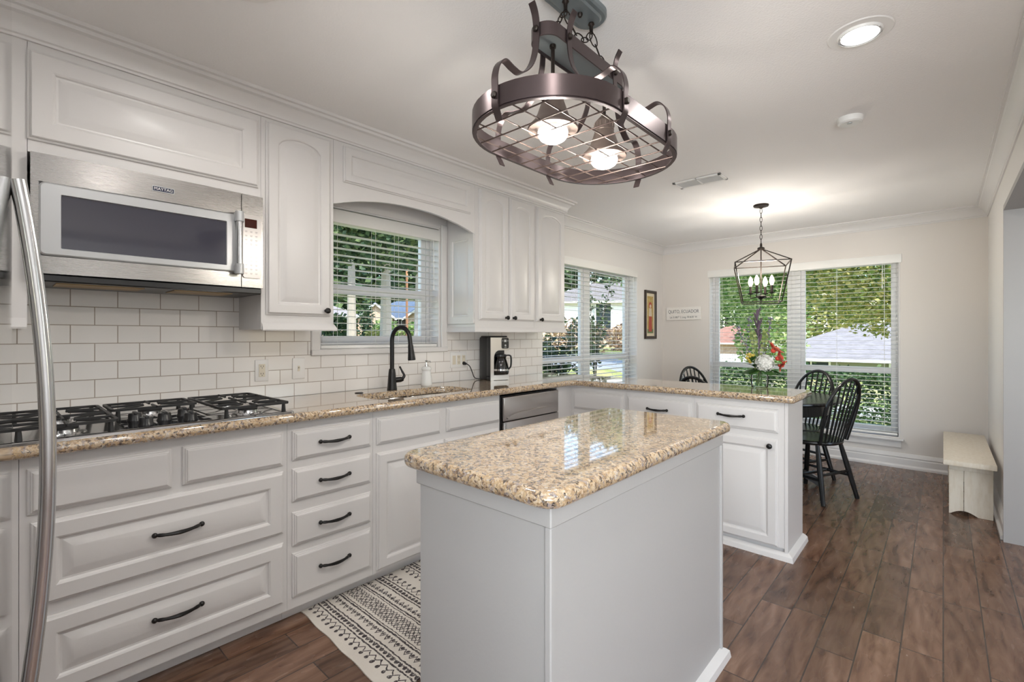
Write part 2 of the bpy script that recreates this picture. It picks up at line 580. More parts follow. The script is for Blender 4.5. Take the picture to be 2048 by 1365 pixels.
def leafmat(name, a, bcol, c, scale=1.3, trans=.25):
    m = mat(name, a, .5, 0, .3)
    t, b = nodes(m)
    n = noise(t, texco(t), scale, 3, .7)
    n2 = noise(t, texco(t), scale * 9, 2, .7)
    X.T = t
    gi = t.nodes.new('ShaderNodeNewGeometry')
    f = X(n) * .45 + X(n2) * .25 + X(gi.outputs['Random Per Island']) * .42 - .06
    t.links.new(ramp(t, f.s, [(.36, a), (.5, bcol), (.64, c)]), b.inputs['Base Color'])
    if trans:
        out = t.nodes['Material Output']; tl = t.nodes.new('ShaderNodeBsdfTranslucent'); ms = t.nodes.new('ShaderNodeMixShader')
        t.links.new(ramp(t, f.s, [(.36, a), (.5, bcol), (.64, c)]), tl.inputs[0])
        ms.inputs[0].default_value = trans
        t.links.new(b.outputs[0], ms.inputs[1]); t.links.new(tl.outputs[0], ms.inputs[2]); t.links.new(ms.outputs[0], out.inputs[0])
    return m
M['leafdark'] = leafmat('dark_oak_leaves', (.03, .06, .032), (.075, .125, .06), (.19, .25, .11))
M['leaflight'] = leafmat('light_green_leaves', (.10, .20, .05), (.24, .36, .12), (.48, .55, .25), 1.0, .4)
M['leafyellow'] = leafmat('yellowing_leaves', (.16, .22, .05), (.34, .36, .10), (.55, .48, .18), 1.0, .4)
M['hedge'] = leafmat('hedge_leaves', (.03, .07, .025), (.07, .13, .045), (.15, .22, .08), 2.5)
M['leaffl'] = leafmat('bouquet_leaves', (.02, .07, .015), (.04, .12, .025), (.09, .18, .05), 30)
M['sage'] = leafmat('sage_sprig_leaves', (.14, .2, .06), (.25, .32, .10), (.4, .45, .2), 30)
M['shrub'] = leafmat('shrub_leaves', (.02, .04, .02), (.05, .09, .035), (.11, .16, .06), 5)
M['rust'] = leafmat('rust_shrub_leaves', (.22, .12, .08), (.38, .25, .14), (.5, .36, .2), 4)
M['bark'] = bumpy(mat('grey_bark', (.36, .31, .27), .9), 8, .6, .03)
M['barkd'] = bumpy(mat('dark_bark', (.10, .08, .065), .9), 30, .5, .01)
M['pole'] = mat('cedar_pole', (.52, .23, .12), .8)
def twocol(name, a, b_, scale, rough=.9, sc=(1, 1, 1), bs=.2):
    m = mat(name, a, rough, 0, .2)
    t, b = nodes(m)
    n = noise(t, texco(t, sc), scale, 4, .65)
    t.links.new(ramp(t, n, [(.38, a), (.62, b_)]), b.inputs['Base Color'])
    bump(t, b, n, bs, .02)
    return m
M['lawn'] = twocol('dry_lawn', (.20, .27, .07), (.50, .44, .20), .35)
M['street'] = twocol('asphalt_street', (.30, .32, .36), (.38, .40, .44), 2)
M['concrete'] = twocol('driveway_concrete', (.55, .53, .5), (.64, .62, .58), 2)
M['roofblue'] = twocol('blue_grey_shingles', (.085, .115, .16), (.13, .165, .22), 3, .9, (1, 1, 6))
M['roofgrey'] = twocol('grey_shingles', (.225, .205, .20), (.30, .275, .27), 3, .9, (1, 1, 6))
M['rooftan'] = twocol('tan_shingles', (.17, .15, .14), (.23, .205, .19), 3, .9, (1, 1, 6))
M['roofred'] = twocol('red_brown_shingles', (.30, .15, .11), (.38, .21, .16), 3, .9, (1, 1, 6))
M['siding'] = mat('white_siding', (.80, .80, .80), .7)
M['brick'] = twocol('tan_brick', (.46, .33, .25), (.60, .46, .36), 7)
M['oliveside'] = mat('olive_siding', (.26, .27, .20), .8)
M['fence'] = mat('white_fence_paint', (.78, .78, .78), .7)
M['dkglass'] = mat('dark_house_glass', (.03, .04, .05), .1)
M['petalw'] = bumpy(mat('white_petals', (.78, .78, .74), .6), 60, .3)
M['petalr'] = mat('coral_petals', (.72, .08, .05), .5)
M['petalr2'] = mat('salmon_petals', (.80, .22, .14), .5)
M['purple'] = mat('plum_stems', (.13, .09, .13), .6)
M['lilac'] = mat('lilac_buds', (.20, .18, .28), .6)
M['stem'] = mat('green_stems', (.10, .18, .05), .5)
M['yellow'] = mat('yellow_blooms', (.55, .42, .06), .5)
M['matb'] = mat('picture_mount', (.72, .64, .48), .8)
M['frame'] = mat('dark_frame', (.035, .022, .016), .35)
M['art0'] = twocol('art_ground', (.45, .30, .10), (.55, .42, .18), 25)
M['artr'] = mat('art_red', (.42, .08, .05), .7)
M['artg'] = mat('art_green', (.16, .22, .10), .7)
M['artc'] = mat('art_cream', (.66, .56, .42), .7)
M['signw'] = twocol('whitewashed_board', (.82, .79, .75), (.88, .86, .83), 9, .7, (2, 2, 20))
M['signink'] = mat('sign_lettering', (.14, .15, .16), .7)
M['water'] = mat('coffee_black', (.02, .012, .01), .1)
M['jamb'] = mat('jamb_paint_shaded', (.34, .33, .325), .4)  # base colour darkened to carry the shade on the jamb

# ------------------------------------------------------------------ room shell
XW, XR, YF, ZC = -2.69, .29, 5.85, 2.40
YB, XB = -1.6, 3.6           # back of the kitchen and far side of the adjoining room
def wall_x(x0, x1, y0, y1, z0, z1, holes, mb):
    """slab normal to X with rectangular holes (ya,yb,za,zb)"""
    ys = sorted({y0, y1, *[h[0] for h in holes], *[h[1] for h in holes]})
    zs = sorted({z0, z1, *[h[2] for h in holes], *[h[3] for h in holes]})
    for i in range(len(ys) - 1):
        for j in range(len(zs) - 1):
            cy, cz = (ys[i] + ys[i + 1]) / 2, (zs[j] + zs[j + 1]) / 2
            if any(h[0] < cy < h[1] and h[2] < cz < h[3] for h in holes): continue
            mb.box(x0, x1, ys[i], ys[i + 1], zs[j], zs[j + 1])
def wall_y(y0, y1, x0, x1, z0, z1, holes, mb):
    xs = sorted({x0, x1, *[h[0] for h in holes], *[h[1] for h in holes]})
    zs = sorted({z0, z1, *[h[2] for h in holes], *[h[3] for h in holes]})
    for i in range(len(xs) - 1):
        for j in range(len(zs) - 1):
            cx, cz = (xs[i] + xs[i + 1]) / 2, (zs[j] + zs[j + 1]) / 2
            if any(h[0] < cx < h[1] and h[2] < cz < h[3] for h in holes): continue
            mb.box(xs[i], xs[i + 1], y0, y1, zs[j], zs[j + 1])
W1 = (1.285, 2.185, 1.17, 2.04)      # sink window
W2 = (3.36, 5.175, .45, 2.03)        # dining window on the cooktop wall
W3 = (-2.10, -.305, .275, 2.045)     # far dining window
m = MB(); wall_x(XW - .17, XW, YB, YF + .17, -.3, ZC + .1, [W1, W2], m); m.build('wall_left', M['wallw'], kind='structure', smooth=0)
m = MB(); wall_y(YF, YF + .17, XW, XR + .12, -.3, ZC + .1, [W3], m); m.build('wall_far', M['wall'], kind='structure', smooth=0)
m = MB(); m.box(XR, XR + .12, 4.18, YF, 0, ZC); m.box(XR, XR + .12, -.9, 4.18, 2.045, ZC); m.box(XR, XR + .12, YB, -.9, 0, ZC)
m.build('wall_right', M['wallw'], kind='structure', smooth=0)
m = MB(); wall_y(YB - .12, YB, XW, XB + .12, 0, ZC, [(.1, 2.3, .25, 2.15)], m); m.build('wall_near', M['wallw'], kind='structure', smooth=0)  # unseen opening added to let more daylight in
m = MB(); wall_x(XB, XB + .12, YB, YF + .12, 0, ZC, [(3.0, 3.9, .9, 2.1)], m); m.box(XR + .12, XB, YF, YF + .12, 0, ZC); m.build('wall_side_room', M['wallw'], kind='structure', smooth=0)  # opening out of view, added for extra sky light
m = MB(); m.box(XW - .17, XB + .12, YB - .12, YF + .17, -.12, 0); m.build('floor', M['floor'], kind='structure', smooth=0)
m = MB(); m.box(XW - .17, XB + .12, YB - .12, YF + .17, ZC, ZC + .15); m.build('ceiling', M['ceil'], kind='structure', smooth=0)
# cased opening
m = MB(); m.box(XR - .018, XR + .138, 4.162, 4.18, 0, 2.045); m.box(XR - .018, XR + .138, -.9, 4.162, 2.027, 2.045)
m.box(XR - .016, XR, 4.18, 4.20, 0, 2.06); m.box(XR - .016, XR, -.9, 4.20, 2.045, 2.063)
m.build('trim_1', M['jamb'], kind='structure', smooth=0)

def crown_prof(s=1.0):
    return [(0, .10 * s), (.008 * s, .10 * s), (.008 * s, .088 * s), (.014 * s, .084 * s), (.018 * s, .07 * s), (.03 * s, .048 * s), (.048 * s, .03 * s), (.062 * s, .022 * s), (.066 * s, .014 * s), (.08 * s, .012 * s), (.08 * s, 0), (0, 0)]
def crown(name, F, u0, u1, m0=0, m1=0, prof=None, mat_=None, kind='structure', parent=None):
    """F(u, d, n): u along, d drop below the ceiling, n out from wall; m0/m1 = mitre sign"""
    prof = prof or crown_prof()
    mb = MB()
    mb.loops([[F(u0 + m0 * n, d, n) for n, d in prof], [F(u1 + m1 * n, d, n) for n, d in prof]])
    return mb.build(name, mat_ or M['trim'], parent, kind=kind, smooth=25)
crown('trim_2', lambda u, d, n: Vector((XW + n, u, ZC - d)), 3.29, YF, 0, -1)
crown('trim_3', lambda u, d, n: Vector((u, YF - n, ZC - d)), XW, XR, 1, -1)
crown('trim_4', lambda u, d, n: Vector((XR - n, u, ZC - d)), YB, YF, 0, -1)
def base_prof():
    return [(0, 0), (.028, 0), (.028, .018), (.018, .03), (.016, .034), (.016, .085), (.011, .093), (.011, .098), (.016, .104), (.011, .128), (.005, .14), (0, .14)]
m = MB(); P_ = base_prof()
m.loops([[Vector((XW, YF - n, z)) for n, z in P_], [Vector((XR - n, YF - n, z)) for n, z in P_]]); m.build('baseboard_far', M['trim'], kind='structure', smooth=25)
m = MB(); m.loops([[Vector((XR - n, 4.205, z)) for n, z in P_], [Vector((XR - n, YF - n, z)) for n, z in P_]]); m.build('baseboard_right', M['trim'], kind='structure', smooth=25)

# ------------------------------------------------------------------ windows
def window(name, F, u0, u1, v0, v1, units, rail, depth=.11):
    """F(u,v,n) n outwards; window frame sits at n=depth. units: list of (ua,ub) sash spans"""
    root = MB()
    fr = .035
    n0, n1 = depth, depth + .055
    def bx(mb, a, b, c, d, e, f):
        p, q = F(a, c, e), F(b, d, f)
        mb.box(p.x, q.x, p.y, q.y, p.z, q.z, .003, seg=1)
    # reveal boards and outer frame
    for a, b, c, d in ((u0, u0 + .012, v0, v1), (u1 - .012, u1, v0, v1), (u0, u1, v1 - .012, v1), (u0, u1, v0, v0 + .012)):
        bx(root, a, b, c, d, 0.0, depth)
    for a, b, c, d in ((u0, u0 + fr, v0, v1), (u1 - fr, u1, v0, v1), (u0, u1, v1 - fr, v1), (u0, u1, v0, v0 + fr)):
        bx(root, a, b, c, d, n0, n1)
    for i in range(len(units) - 1):
        bx(root, units[i][1] - .002, units[i + 1][0] + .002, v0, v1, n0, n1)
    o = root.build(name, M['trim'], kind='structure')
    for ua, ub in units:
        st = .042
        s = MB()
        for a, b, c, d, e, f in ((ua, ua + st, v0 + fr, v1 - fr, n0 + .012, n1 - .004), (ub - st, ub, v0 + fr, v1 - fr, n0 + .012, n1 - .004),
                                 (ua + st, ub - st, v1 - fr - st, v1 - fr, n0 + .012, n1 - .004), (ua + st, ub - st, v0 + fr, v0 + fr + st * 1.3, n0 + .012, n1 - .004),
                                 (ua + st - .004, ub - st + .004, rail - .03, rail + .03, n0 + .006, n1 - .004)):
            bx(s, a, b, c, d, e, f)
        s.build('sash', M['trim'], o)
        g = MB()
        bx(g, ua + st - .006, ub - st + .006, v0 + fr + .02, v1 - fr - .02, n0 + .032, n0 + .036)
        g.build('pane', M['glass'], o, smooth=0)
    return o
FW = lambda u, v, n: Vector((XW - n, u, v))
FN = lambda u, v, n: Vector((u, YF + n, v))
w1 = window('window_1', FW, *W1, [(W1[0] + .035, W1[1] - .035)], 1.555)
w2 = window('window_2', FW, *W2, [(W2[0] + .035, 4.205), (4.295, W2[1] - .035)], 1.02)
w3 = window('window_3', FN, *W3, [(W3[0] + .035, -1.245), (-1.155, W3[1] - .035)], .915)
# casing round the sink window
m = MB()
m.box(XW + .0005, XW + .020, 1.233, 1.285, 1.15, 2.06, .004, seg=1); m.box(XW + .0005, XW + .020, 2.185, 2.240, 1.15, 2.06, .004, seg=1)
m.box(XW + .0005, XW + .024, 1.233, 2.240, 1.146, 1.18, .004, seg=1)
m.build('casing', M['trim'], w1)
m = MB(); m.box(W3[0] - .03, W3[1] + .03, YF - .045, YF + .11, .255, .28, .006); m.box(W3[0] - .01, W3[1] + .01, YF - .018, YF - .0005, .19, .255, .004, seg=1); m.build('sill', M['trim'], w3)
m = MB(); m.box(XW - .11, XW + .02, W2[0] - .0, W2[1] + .0, .43, .455, .006); m.build('sill', M['trim'], w2)

def blind(name, label, F, u0, u1, vb, vt, pitch=.043, tilt=8, valance=None, cords=(.1, .5, .9), slat_n=(.02, .07), wand=None, vh=.075):
    """F(u,v,n) n outward from the room; slats hang between vb and vt"""
    c = F((u0 + u1) / 2, vb, slat_n[0])
    t = thing(name, label, 'window blind', c)
    nm, hw = (slat_n[0] + slat_n[1]) / 2, (slat_n[1] - slat_n[0]) / 2
    s = MB()
    v = vb + .03
    ta = math.radians(tilt)
    while v < vt - .03:
        ls = []
        for u in (u0 + .004, u1 - .004):
            ring = []
            for k in range(5):
                q = -1 + k / 2
                bow = .0014 * (1 - q * q)
                ring.append(F(u, v + math.sin(ta) * q * hw + bow + .0009, nm + math.cos(ta) * q * hw))
            for k in range(4, -1, -1):
                q = -1 + k / 2
                bow = .0014 * (1 - q * q)
                ring.append(F(u, v + math.sin(ta) * q * hw + bow - .0009, nm + math.cos(ta) * q * hw))
            ls.append(ring)
        s.loops(ls)
        v += pitch
    s.build('slats', M['blind'], t)
    b = MB(); p, q = F(u0 + .004, vb, slat_n[0]), F(u1 - .004, vb + .02, slat_n[1]); b.box(p.x, q.x, p.y, q.y, p.z, q.z, .004); b.build('bottom_rail', M['blind'], t)
    va, vbn = valance if valance else (u0, u1)
    b = MB(); p, q = F(va, vt - .004, slat_n[0] - .02), F(vbn, vt + vh, slat_n[0] - .008); b.box(p.x, q.x, p.y, q.y, p.z, q.z, .004)
    p, q = F(u0 + .004, vt + .0, slat_n[0]), F(u1 - .004, vt + .05, slat_n[1]); b.box(p.x, q.x, p.y, q.y, p.z, q.z)
    b.build('valance', M['blind'], t)
    for f in cords:
        u = u0 + (u1 - u0) * f
        cb = MB()
        for n in (slat_n[0] - .001, slat_n[1] + .001):
            cb.tube([F(u, vb + .01, n), F(u, vt, n)], .0011, 5)
        cb.build('ladder_cord', M['blind'], t)
    if wand:
        u, vv = wand
        cb = MB(); cb.tube([F(u, vt, slat_n[0] - .006), F(u, vv, slat_n[0] - .008)], .003, 6); cb.tube([F(u, vv, slat_n[0] - .008), F(u, vv - .03, slat_n[0] - .008)], [.005, .006], 6)
        cb.build('tilt_wand', M['blind'], t)
    return t
blind('window_blind', 'white slatted blind hanging in the small window over the sink', FW, 1.30, 2.17, 1.183, 1.945, .0415, -1, (1.29, 2.18), (.12, .42, .62, .93), (.012, .060), (2.13, 1.62))
blind('window_blind', 'white slatted blind in the window between the wall cabinets and the framed picture', FW, 3.375, 5.16, .47, 1.955, .044, 2, (3.37, 5.165), (.08, .3, .5, .74, .93), (.012, .060), (5.08, 1.7))
blind('window_blind', 'wide white slatted blind in the big window behind the dining table', FN, W3[0] + .015, W3[1] - .015, .30, 1.965, .044, 1, (W3[0] - .012, W3[1] + .012), (.07, .3, .5, .72, .94), (.010, .058), (-.44, 1.75), .08)

# ------------------------------------------------------------------ cabinets
def door_profile(th=.02, stile=.055):
    return [(0, .0, 0), (0, .007, 0), (.004, .010, 0), (.006, .0105, 0), (.009, .017, 0), (.012, th, 0), (stile - .006, th, .9), (stile, th - .003, 1), (stile + .004, th - .009, 1), (stile + .010, th - .010, 1), (stile + .036, th - .001, 1), (stile + .038, th - .0005, 1)]
def slab_profile(th=.02):
    return [(0, 0, 0), (0, .006, 0), (.003, .0085, 0), (.0065, .009, 0), (.008, .0135, 0), (.0125, .015, 0), (.014, .0185, 0), (.018, th, 0), (.020, th, 0)]
def pull(F, uc, vc, L, n0, parent):
    b = MB()
    h = L / 2
    pts, rr = [], []
    for k in range(17):
        q = -1 + k / 8
        pts.append(F(uc + q * (h - .006), vc - .004 * (1 - q * q), n0 + .012 + .016 * (1 - q * q)))
        rr.append(.0045 + .0035 * (1 - abs(q)) if abs(abs(q) - .82) > .07 else .0068)
    b.tube(pts, rr, 8)
    for sgn in (-1, 1):
        c = F(uc + sgn * (h - .002), vc, n0 + .010)
        b.sphere(c, .0095, 10, 8)
        b.tube([F(uc + sgn * (h - .004), vc, n0 - .001), F(uc + sgn * (h - .004), vc, n0 + .014)], .005, 8)
    return b.build('handle', M['black'], parent)
def knob(F, u, v, n0, parent):
    b = MB(); c = F(u, v, n0); ax = F(0, 0, 1) - F(0, 0, 0)
    b.lathe([(.010, -.001), (.008, .003), (.006, .006), (.006, .012), (.013, .016), (.0155, .021), (.014, .027), (.008, .031), (.0, .032)], c, 16, axis=ax)
    return b.build('knob', M['black'], parent)
def door(F, u0, u1, v0, v1, parent, rise=0.0, kn=None, name='door', stile=.055):
    b = MB(); b.panel(F, u0, u1, v0, v1, door_profile(.02, stile), rise)
    o = b.build(name, M['cab'], parent, smooth=20)
    if kn: knob(F, kn[0], kn[1], .0195, o)
    return o
def slab(F, u0, u1, v0, v1, parent, pl=None, name='drawer'):
    b = MB(); b.panel(F, u0, u1, v0, v1, slab_profile())
    o = b.build(name, M['cab'], parent, smooth=20)
    if pl: pull(F, pl[0], pl[1], pl[2], .0195, o)
    return o
XD = -2.115                         # front of the face frames, long run
FB = FX(XD)
def carcass_x(root, y0, y1, z0=.062, z1=.884, toe=True):
    b = MB(); b.box(XW + .012, XD, y0 + .0006, y1 - .0006, z0, z1)
    if toe: b.box(XW + .012, XD - .055, y0 + .0006, y1 - .0006, .001, z0)
    return b.build('body', M['cab'], root, smooth=0)
c = thing('base_cabinet', 'white base cabinet with two drawers just beyond the fridge, cut by the frame edge', 'cabinet', (-2.4, -.2, 0))
carcass_x(c, -.62, .058)
slab(FB, -.56, .033, .70, .845, c); door(FB, -.56, .033, .085, .668, c)
c = thing('base_cabinet', 'white base cabinet with two wide raised panel drawers under the gas cooktop', 'cabinet', (-2.4, .46, 0))
carcass_x(c, .058, .868)
slab(FB, .075, .450, .70, .845, c, name='false_front'); slab(FB, .483, .849, .70, .845, c, name='false_front')
for v0, v1 in ((.408, .675), (.107, .368)):
    b = MB(); b.panel(FB, .083, .850, v0, v1, door_profile(.02, .062)); o = b.build('drawer', M['cab'], c, smooth=20)
    pull(FB, .467, (v0 + v1) / 2 + .004, .150, .0195, o)
c = thing('base_cabinet', 'narrow white base cabinet with a stack of four slab drawers', 'cabinet', (-2.4, 1.08, 0))
carcass_x(c, .868, 1.288)
for v0, v1 in ((.712, .842), (.531, .676), (.336, .485), (.110, .305)):
    slab(FB, .888, 1.272, v0, v1, c, (1.076, (v0 + v1) / 2 + (.004 if v0 > .2 else .01), .145))
c = thing('base_cabinet', 'white sink base cabinet with two blank fronts over raised panel doors', 'cabinet', (-2.4, 1.75, 0))
b = MB(); b.box(XD - .02, XD, 1.2886, 2.2044, .062, .884); b.box(XW + .012, XD - .02, 1.2886, 1.306, .062, .884); b.box(XW + .012, XD - .02, 2.187, 2.2044, .062, .884); b.box(XW + .012, XD - .02, 1.306, 2.187, .062, .08); b.box(XW + .012, XD - .055, 1.2886, 2.2044, .001, .062)
b.build('body', M['cab'], c, smooth=0)
slab(FB, 1.305, 1.712, .71, .846, c, name='false_front'); slab(FB, 1.759, 2.194, .71, .846, c, name='false_front')
door(FB, 1.305, 1.735, .078, .669, c); door(FB, 1.748, 2.190, .078, .669, c)
# dishwasher
c = thing('dishwasher', 'stainless steel dishwasher with pocket handle in the corner of the run', 'dishwasher', (-2.4, 2.51, 0))
b = MB(); b.box(XW + .02, XD - .004, 2.212, 2.815, .06, .868); b.build('body', M['plastic'], c, smooth=0)
b = MB(); b.box(XD - .002, XD + .022, 2.226, 2.812, .105, .700, .006); b.box(XD - .002, XD + .020, 2.226, 2.812, .704, .862, .006)
pts = []
for k in range(13):
    q = -1 + k / 6
    pts.append((2.52 + q * .27, .722 - .006 * (1 - q * q)))
poly = pts + [(p[0], p[1] + .034 * (1 - ((p[0] - 2.52) / .275) ** 4) + .004) for p in reversed(pts)]
b.prism(poly, FX(XD), .016, .034)
b.build('door', M['steeld'], c)
b = MB()
for k in range(7): b.box(XD + .0, XD + .0226, 2.232, 2.250, .690 - .008 * k, .693 - .008 * k)
b.build('vent', M['plastic'], c, smooth=0)
# corner filler + peninsula
YP = 3.0
FP = FYm(YP)
c = thing('corner_filler', 'white corner post closing the gap between the dishwasher and the peninsula', 'cabinet filler', (-2.1, 2.9, 0))
b = MB(); b.box(XW + .02, XD, 2.818, 3.36, .062, .884); b.box(XW + .02, XD - .055, 2.818, 3.36, .001, .062); b.build('post', M['cab'], c, smooth=0)
def carcass_y(root, x0, x1):
    b = MB(); b.box(x0 + .0006, x1 - .0006, YP, 3.36, .062, .884); b.box(x0 + .0006, x1 - .0006, YP + .02, 3.36, .001, .062)
    return b.build('body', M['cab'], root, smooth=0)
PEN = [(-2.1145, -1.647, -2.085, -1.662, None, 'white peninsula cabinet with a handleless drawer in the inner corner'),
       (-1.647, -1.166, -1.632, -1.181, (-1.405, .772, .14), 'middle white peninsula cabinet, its door hidden behind the island'),
       (-1.166, -.660, -1.150, -.690, (-.940, .788, .15), 'white peninsula cabinet at the open end with one drawer over one door')]
for x0, x1, a, b_, pl, lb in PEN:
    c = thing('peninsula_cabinet', lb, 'cabinet', ((x0 + x1) / 2, 3.2, 0))
    carcass_y(c, x0, x1)
    slab(FP, a, b_, .708, .842, c, pl); door(FP, a, b_, .066, .672, c, 0, (b_ - .038, .635) if pl else None)
c = thing('end_panel', 'flat white end panel of the peninsula facing the walkway', 'cabinet panel', (-.65, 3.2, 0))
b = MB(); b.box(-.660, -.642, YP - .002, 3.372, .03, .884, .002, seg=1); b.build('panel', M['cab'], c)
b = MB(); q = [(0, 0), (.030, 0), (.026, .026), (.014, .036), (0, .042)]
b.loops([[Vector((-.642 + n, YP - .002 + .008 - n, z)) for n, z in q], [Vector((-.642 + n, 3.375, z)) for n, z in q]])
b.loops([[Vector((-1.30, YP + .018 - n, z)) for n, z in q], [Vector((-.642 + n, YP + .006 - n, z)) for n, z in q]])
b.build('shoe_molding', M['trim'], c, smooth=25)

# ------------------------------------------------------------------ worktops
def edge_loops(poly, z0, z1, k=6):
    r = (z1 - z0) / 2; zc = (z0 + z1) / 2; out = []
    for i in range(k + 1):
        a = -PI / 2 + PI * i / k
        out.append([Vector((x, y, zc + r * math.sin(a))) for x, y in offset_poly(poly, r * (1 - math.cos(a)) * .8)])
    return out
def worktop(name, poly, z0, z1, hole=None, parent=None):
    b = MB(); ls = edge_loops(poly, z0, z1)
    b.loops(ls, cap0=False, cap1=False)
    for top, l in ((True, ls[-1]), (False, ls[0])):
        rings = [[Vector(p) for p in l]]
        if hole: rings.append([Vector((x, y, l[0].z)) for x, y in reversed(hole)])
        tri = geometry.tessellate_polygon(rings)
        flat = [p for r in rings for p in r]
        b.add(flat, [list(x) for x in tri])
    if hole:
        b.loops([[Vector((x, y, z0)) for x, y in hole], [Vector((x, y, z1 - .004)) for x, y in hole], [Vector((x, y, z1)) for x, y in offset_poly(hole, -.003)]], cap0=False, cap1=False)
    return b
SINK = rrect(-2.475, -2.16, 1.36, 2.06, .10, 7)
XC, YC = -2.06, 2.955
outer = [(-2.678, -.62), (XC, -.62), (XC, YC - .05), (XC + .015, YC - .015), (XC + .05, YC), (-.66, YC), (-.615, YC + .006), (-.60, YC + .03), (-.598, 3.40), (-.61, 3.425), (-.64, 3.43), (-2.678, 3.43)]
b = worktop('granite_countertop', outer, .885, .925, SINK)
o = b.build('granite_countertop', M['granite'], smooth=40, origin=(-2.4, 2, .905))
tag(o, 'speckled golden granite countertop running along the wall and round onto the peninsula', 'countertop')
c = thing('kitchen_island', 'plain grey white painted island in the middle of the kitchen', 'kitchen island', (-.88, 1.4, 0))
IX0, IX1, IY0, IY1 = -1.12, -.645, .835, 1.925
b = MB(); b.box(IX0, IX1, IY0, IY1, .001, .884, .003, seg=1); b.build('body', M['isl'], c)
b = MB()
b.box(IX0 - .008, IX1 + .008, IY0 - .008, IY1 + .004, .835, .8845, .003, seg=1)
b.box(IX1 - .012, IX1 + .007, IY0 - .007, IY0 + .014, .001, .836, .003, seg=1)
b.box(IX1 - .012, IX1 + .007, IY1 - .012, IY1 + .007, .001, .836, .003, seg=1)
b.build('corner_trim', M['isl'], c)
b = MB()
b.loops([[Vector((IX1 + n, IY0 - n, z)) for n, z in q], [Vector((IX1 + n, IY1 + n, z)) for n, z in q]])
b.loops([[Vector((IX0 - n, IY0 - n, z)) for n, z in q], [Vector((IX1 + n, IY0 - n, z)) for n, z in q]])
b.loops([[Vector((IX0 - n, IY0 - n, z)) for n, z in q], [Vector((IX0 - n, IY1 + n, z)) for n, z in q]])
b.build('shoe_molding', M['trim'], c, smooth=25)
b = worktop('island_worktop', rrect(-1.172, -.603, .79, 1.955, .055, 6), .885, .926)
o = b.build('island_worktop', M['granite'], smooth=40, origin=(-.88, 1.37, .905))
tag(o, 'polished golden granite slab with rounded edges on the island', 'countertop')
# backsplash
m = MB()
m.box(XW + .0005, XW + .009, -.62, 1.2325, .9255, 1.52); m.box(XW + .0005, XW + .009, 1.2325, 2.2405, .9255, 1.145); m.box(XW + .0005, XW + .009, 2.2405, 3.354, .9255, 1.31)
o = m.build('tile_backsplash', M['tile'], smooth=0, origin=(XW, .3746 - .0765 - .153 * 8, .9188 - .0775 * 2))
tag(o, 'white subway tile backsplash between the counter and the wall cabinets', 'tile backsplash')

# ------------------------------------------------------------------ sink, faucet, counter things
c = thing('kitchen_sink', 'stainless double bowl sink set under the granite counter', 'sink', (-2.3, 1.7, .74))
def bowl(y0, y1):
    b = MB()
    A = rrect(-2.49, -2.145, y0, y1, .09, 7); 
    ls = [[Vector((x, y, .884)) for x, y in offset_poly(A, -.012)], [Vector((x, y, .884)) for x, y in A], [Vector((x, y, .87)) for x, y in offset_poly(A, .006)], [Vector((x, y, .72)) for x, y in offset_poly(A, .02)], [Vector((x, y, .70)) for x, y in offset_poly(A, .045)], [Vector((x, y, .695)) for x, y in offset_poly(A, .10)]]
    b.loops(ls, cap0=False)
    return b
bowl(1.345, 1.695).build('bowl', M['sinks'], c); bowl(1.725, 2.075).build('bowl', M['sinks'], c)
c = thing('kitchen_faucet', 'black gooseneck kitchen faucet with pull down spray head', 'faucet', (-2.535, 1.678, .925))
fx, fy = -2.535, 1.678
b = MB(); b.lathe([(.030, 0), (.031, .004), (.029, .012), (.026, .05), (.0225, .10), (.019, .125), (.017, .13)], (fx, fy, .9255), 20); b.build('base', M['black'], c)
dx, dy = .95, .30
arc = [(fx, fy, 1.05)] + [(fx, fy, z) for z in (1.12, 1.19)]
for k in range(0, 13):
    a = PI - PI * k / 12 * .93
    r = .068
    arc.append((fx + dx * (r + r * math.cos(a)), fy + dy * (r + r * math.cos(a)), 1.235 + .078 * math.sin(a)))
arc.append((fx + dx * .142, fy + dy * .142, 1.195))
b = MB(); b.tube(smooth_path(arc, 3), .0135, 12); b.build('spout', M['black'], c)
e = Vector(arc[-1]); dn = Vector((.10 * dx, .10 * dy, -1)).normalized()
b = MB(); b.lathe([(.0145, -.012), (.0165, 0), (.0175, .02), (.021, .055), (.0235, .078), (.0225, .084), (.015, .085)], e, 16, axis=dn); b.build('spray_head', M['black'], c)
b = MB(); b.tube([(fx + .008, fy + .02, .985), (fx + .02, fy + .052, .987)], .017, 14); b.tube([(fx + .02, fy + .052, .987), (fx + .026, fy + .066, .988)], [.0165, .011], 14)
b.tube(smooth_path([(fx + .022, fy + .060, .99), (fx + .026, fy + .072, 1.01), (fx + .014, fy + .066, 1.035), (fx + .006, fy + .052, 1.068)], 5), [.009] * 6 + [.007] * 5 + [.0058] * 5, 10); b.build('lever', M['black'], c)
b = MB(); b.lathe([(.024, 0), (.024, .003), (.018, .005), (.002, .005)], (-2.53, 1.45, .9255), 18); o = b.build('hole_cover', M['plastic'], origin=(-2.53, 1.45, .925)); tag(o, 'flat black hole cover on the counter behind the sink', 'hole cover')
c = thing('soap_dispenser', 'white ceramic soap dispenser with chrome pump behind the sink', 'soap dispenser', (-2.566, 1.967, .925))
sx_, sy_ = -2.566, 1.967
b = MB(); b.lathe([(.034, 0), (.037, .004), (.038, .02), (.035, .05), (.030, .085), (.027, .10), (.031, .106), (.033, .114), (.031, .122), (.024, .128), (.012, .13)], (sx_, sy_, .9255), 24); b.build('bottle', M['ceramic'], c)
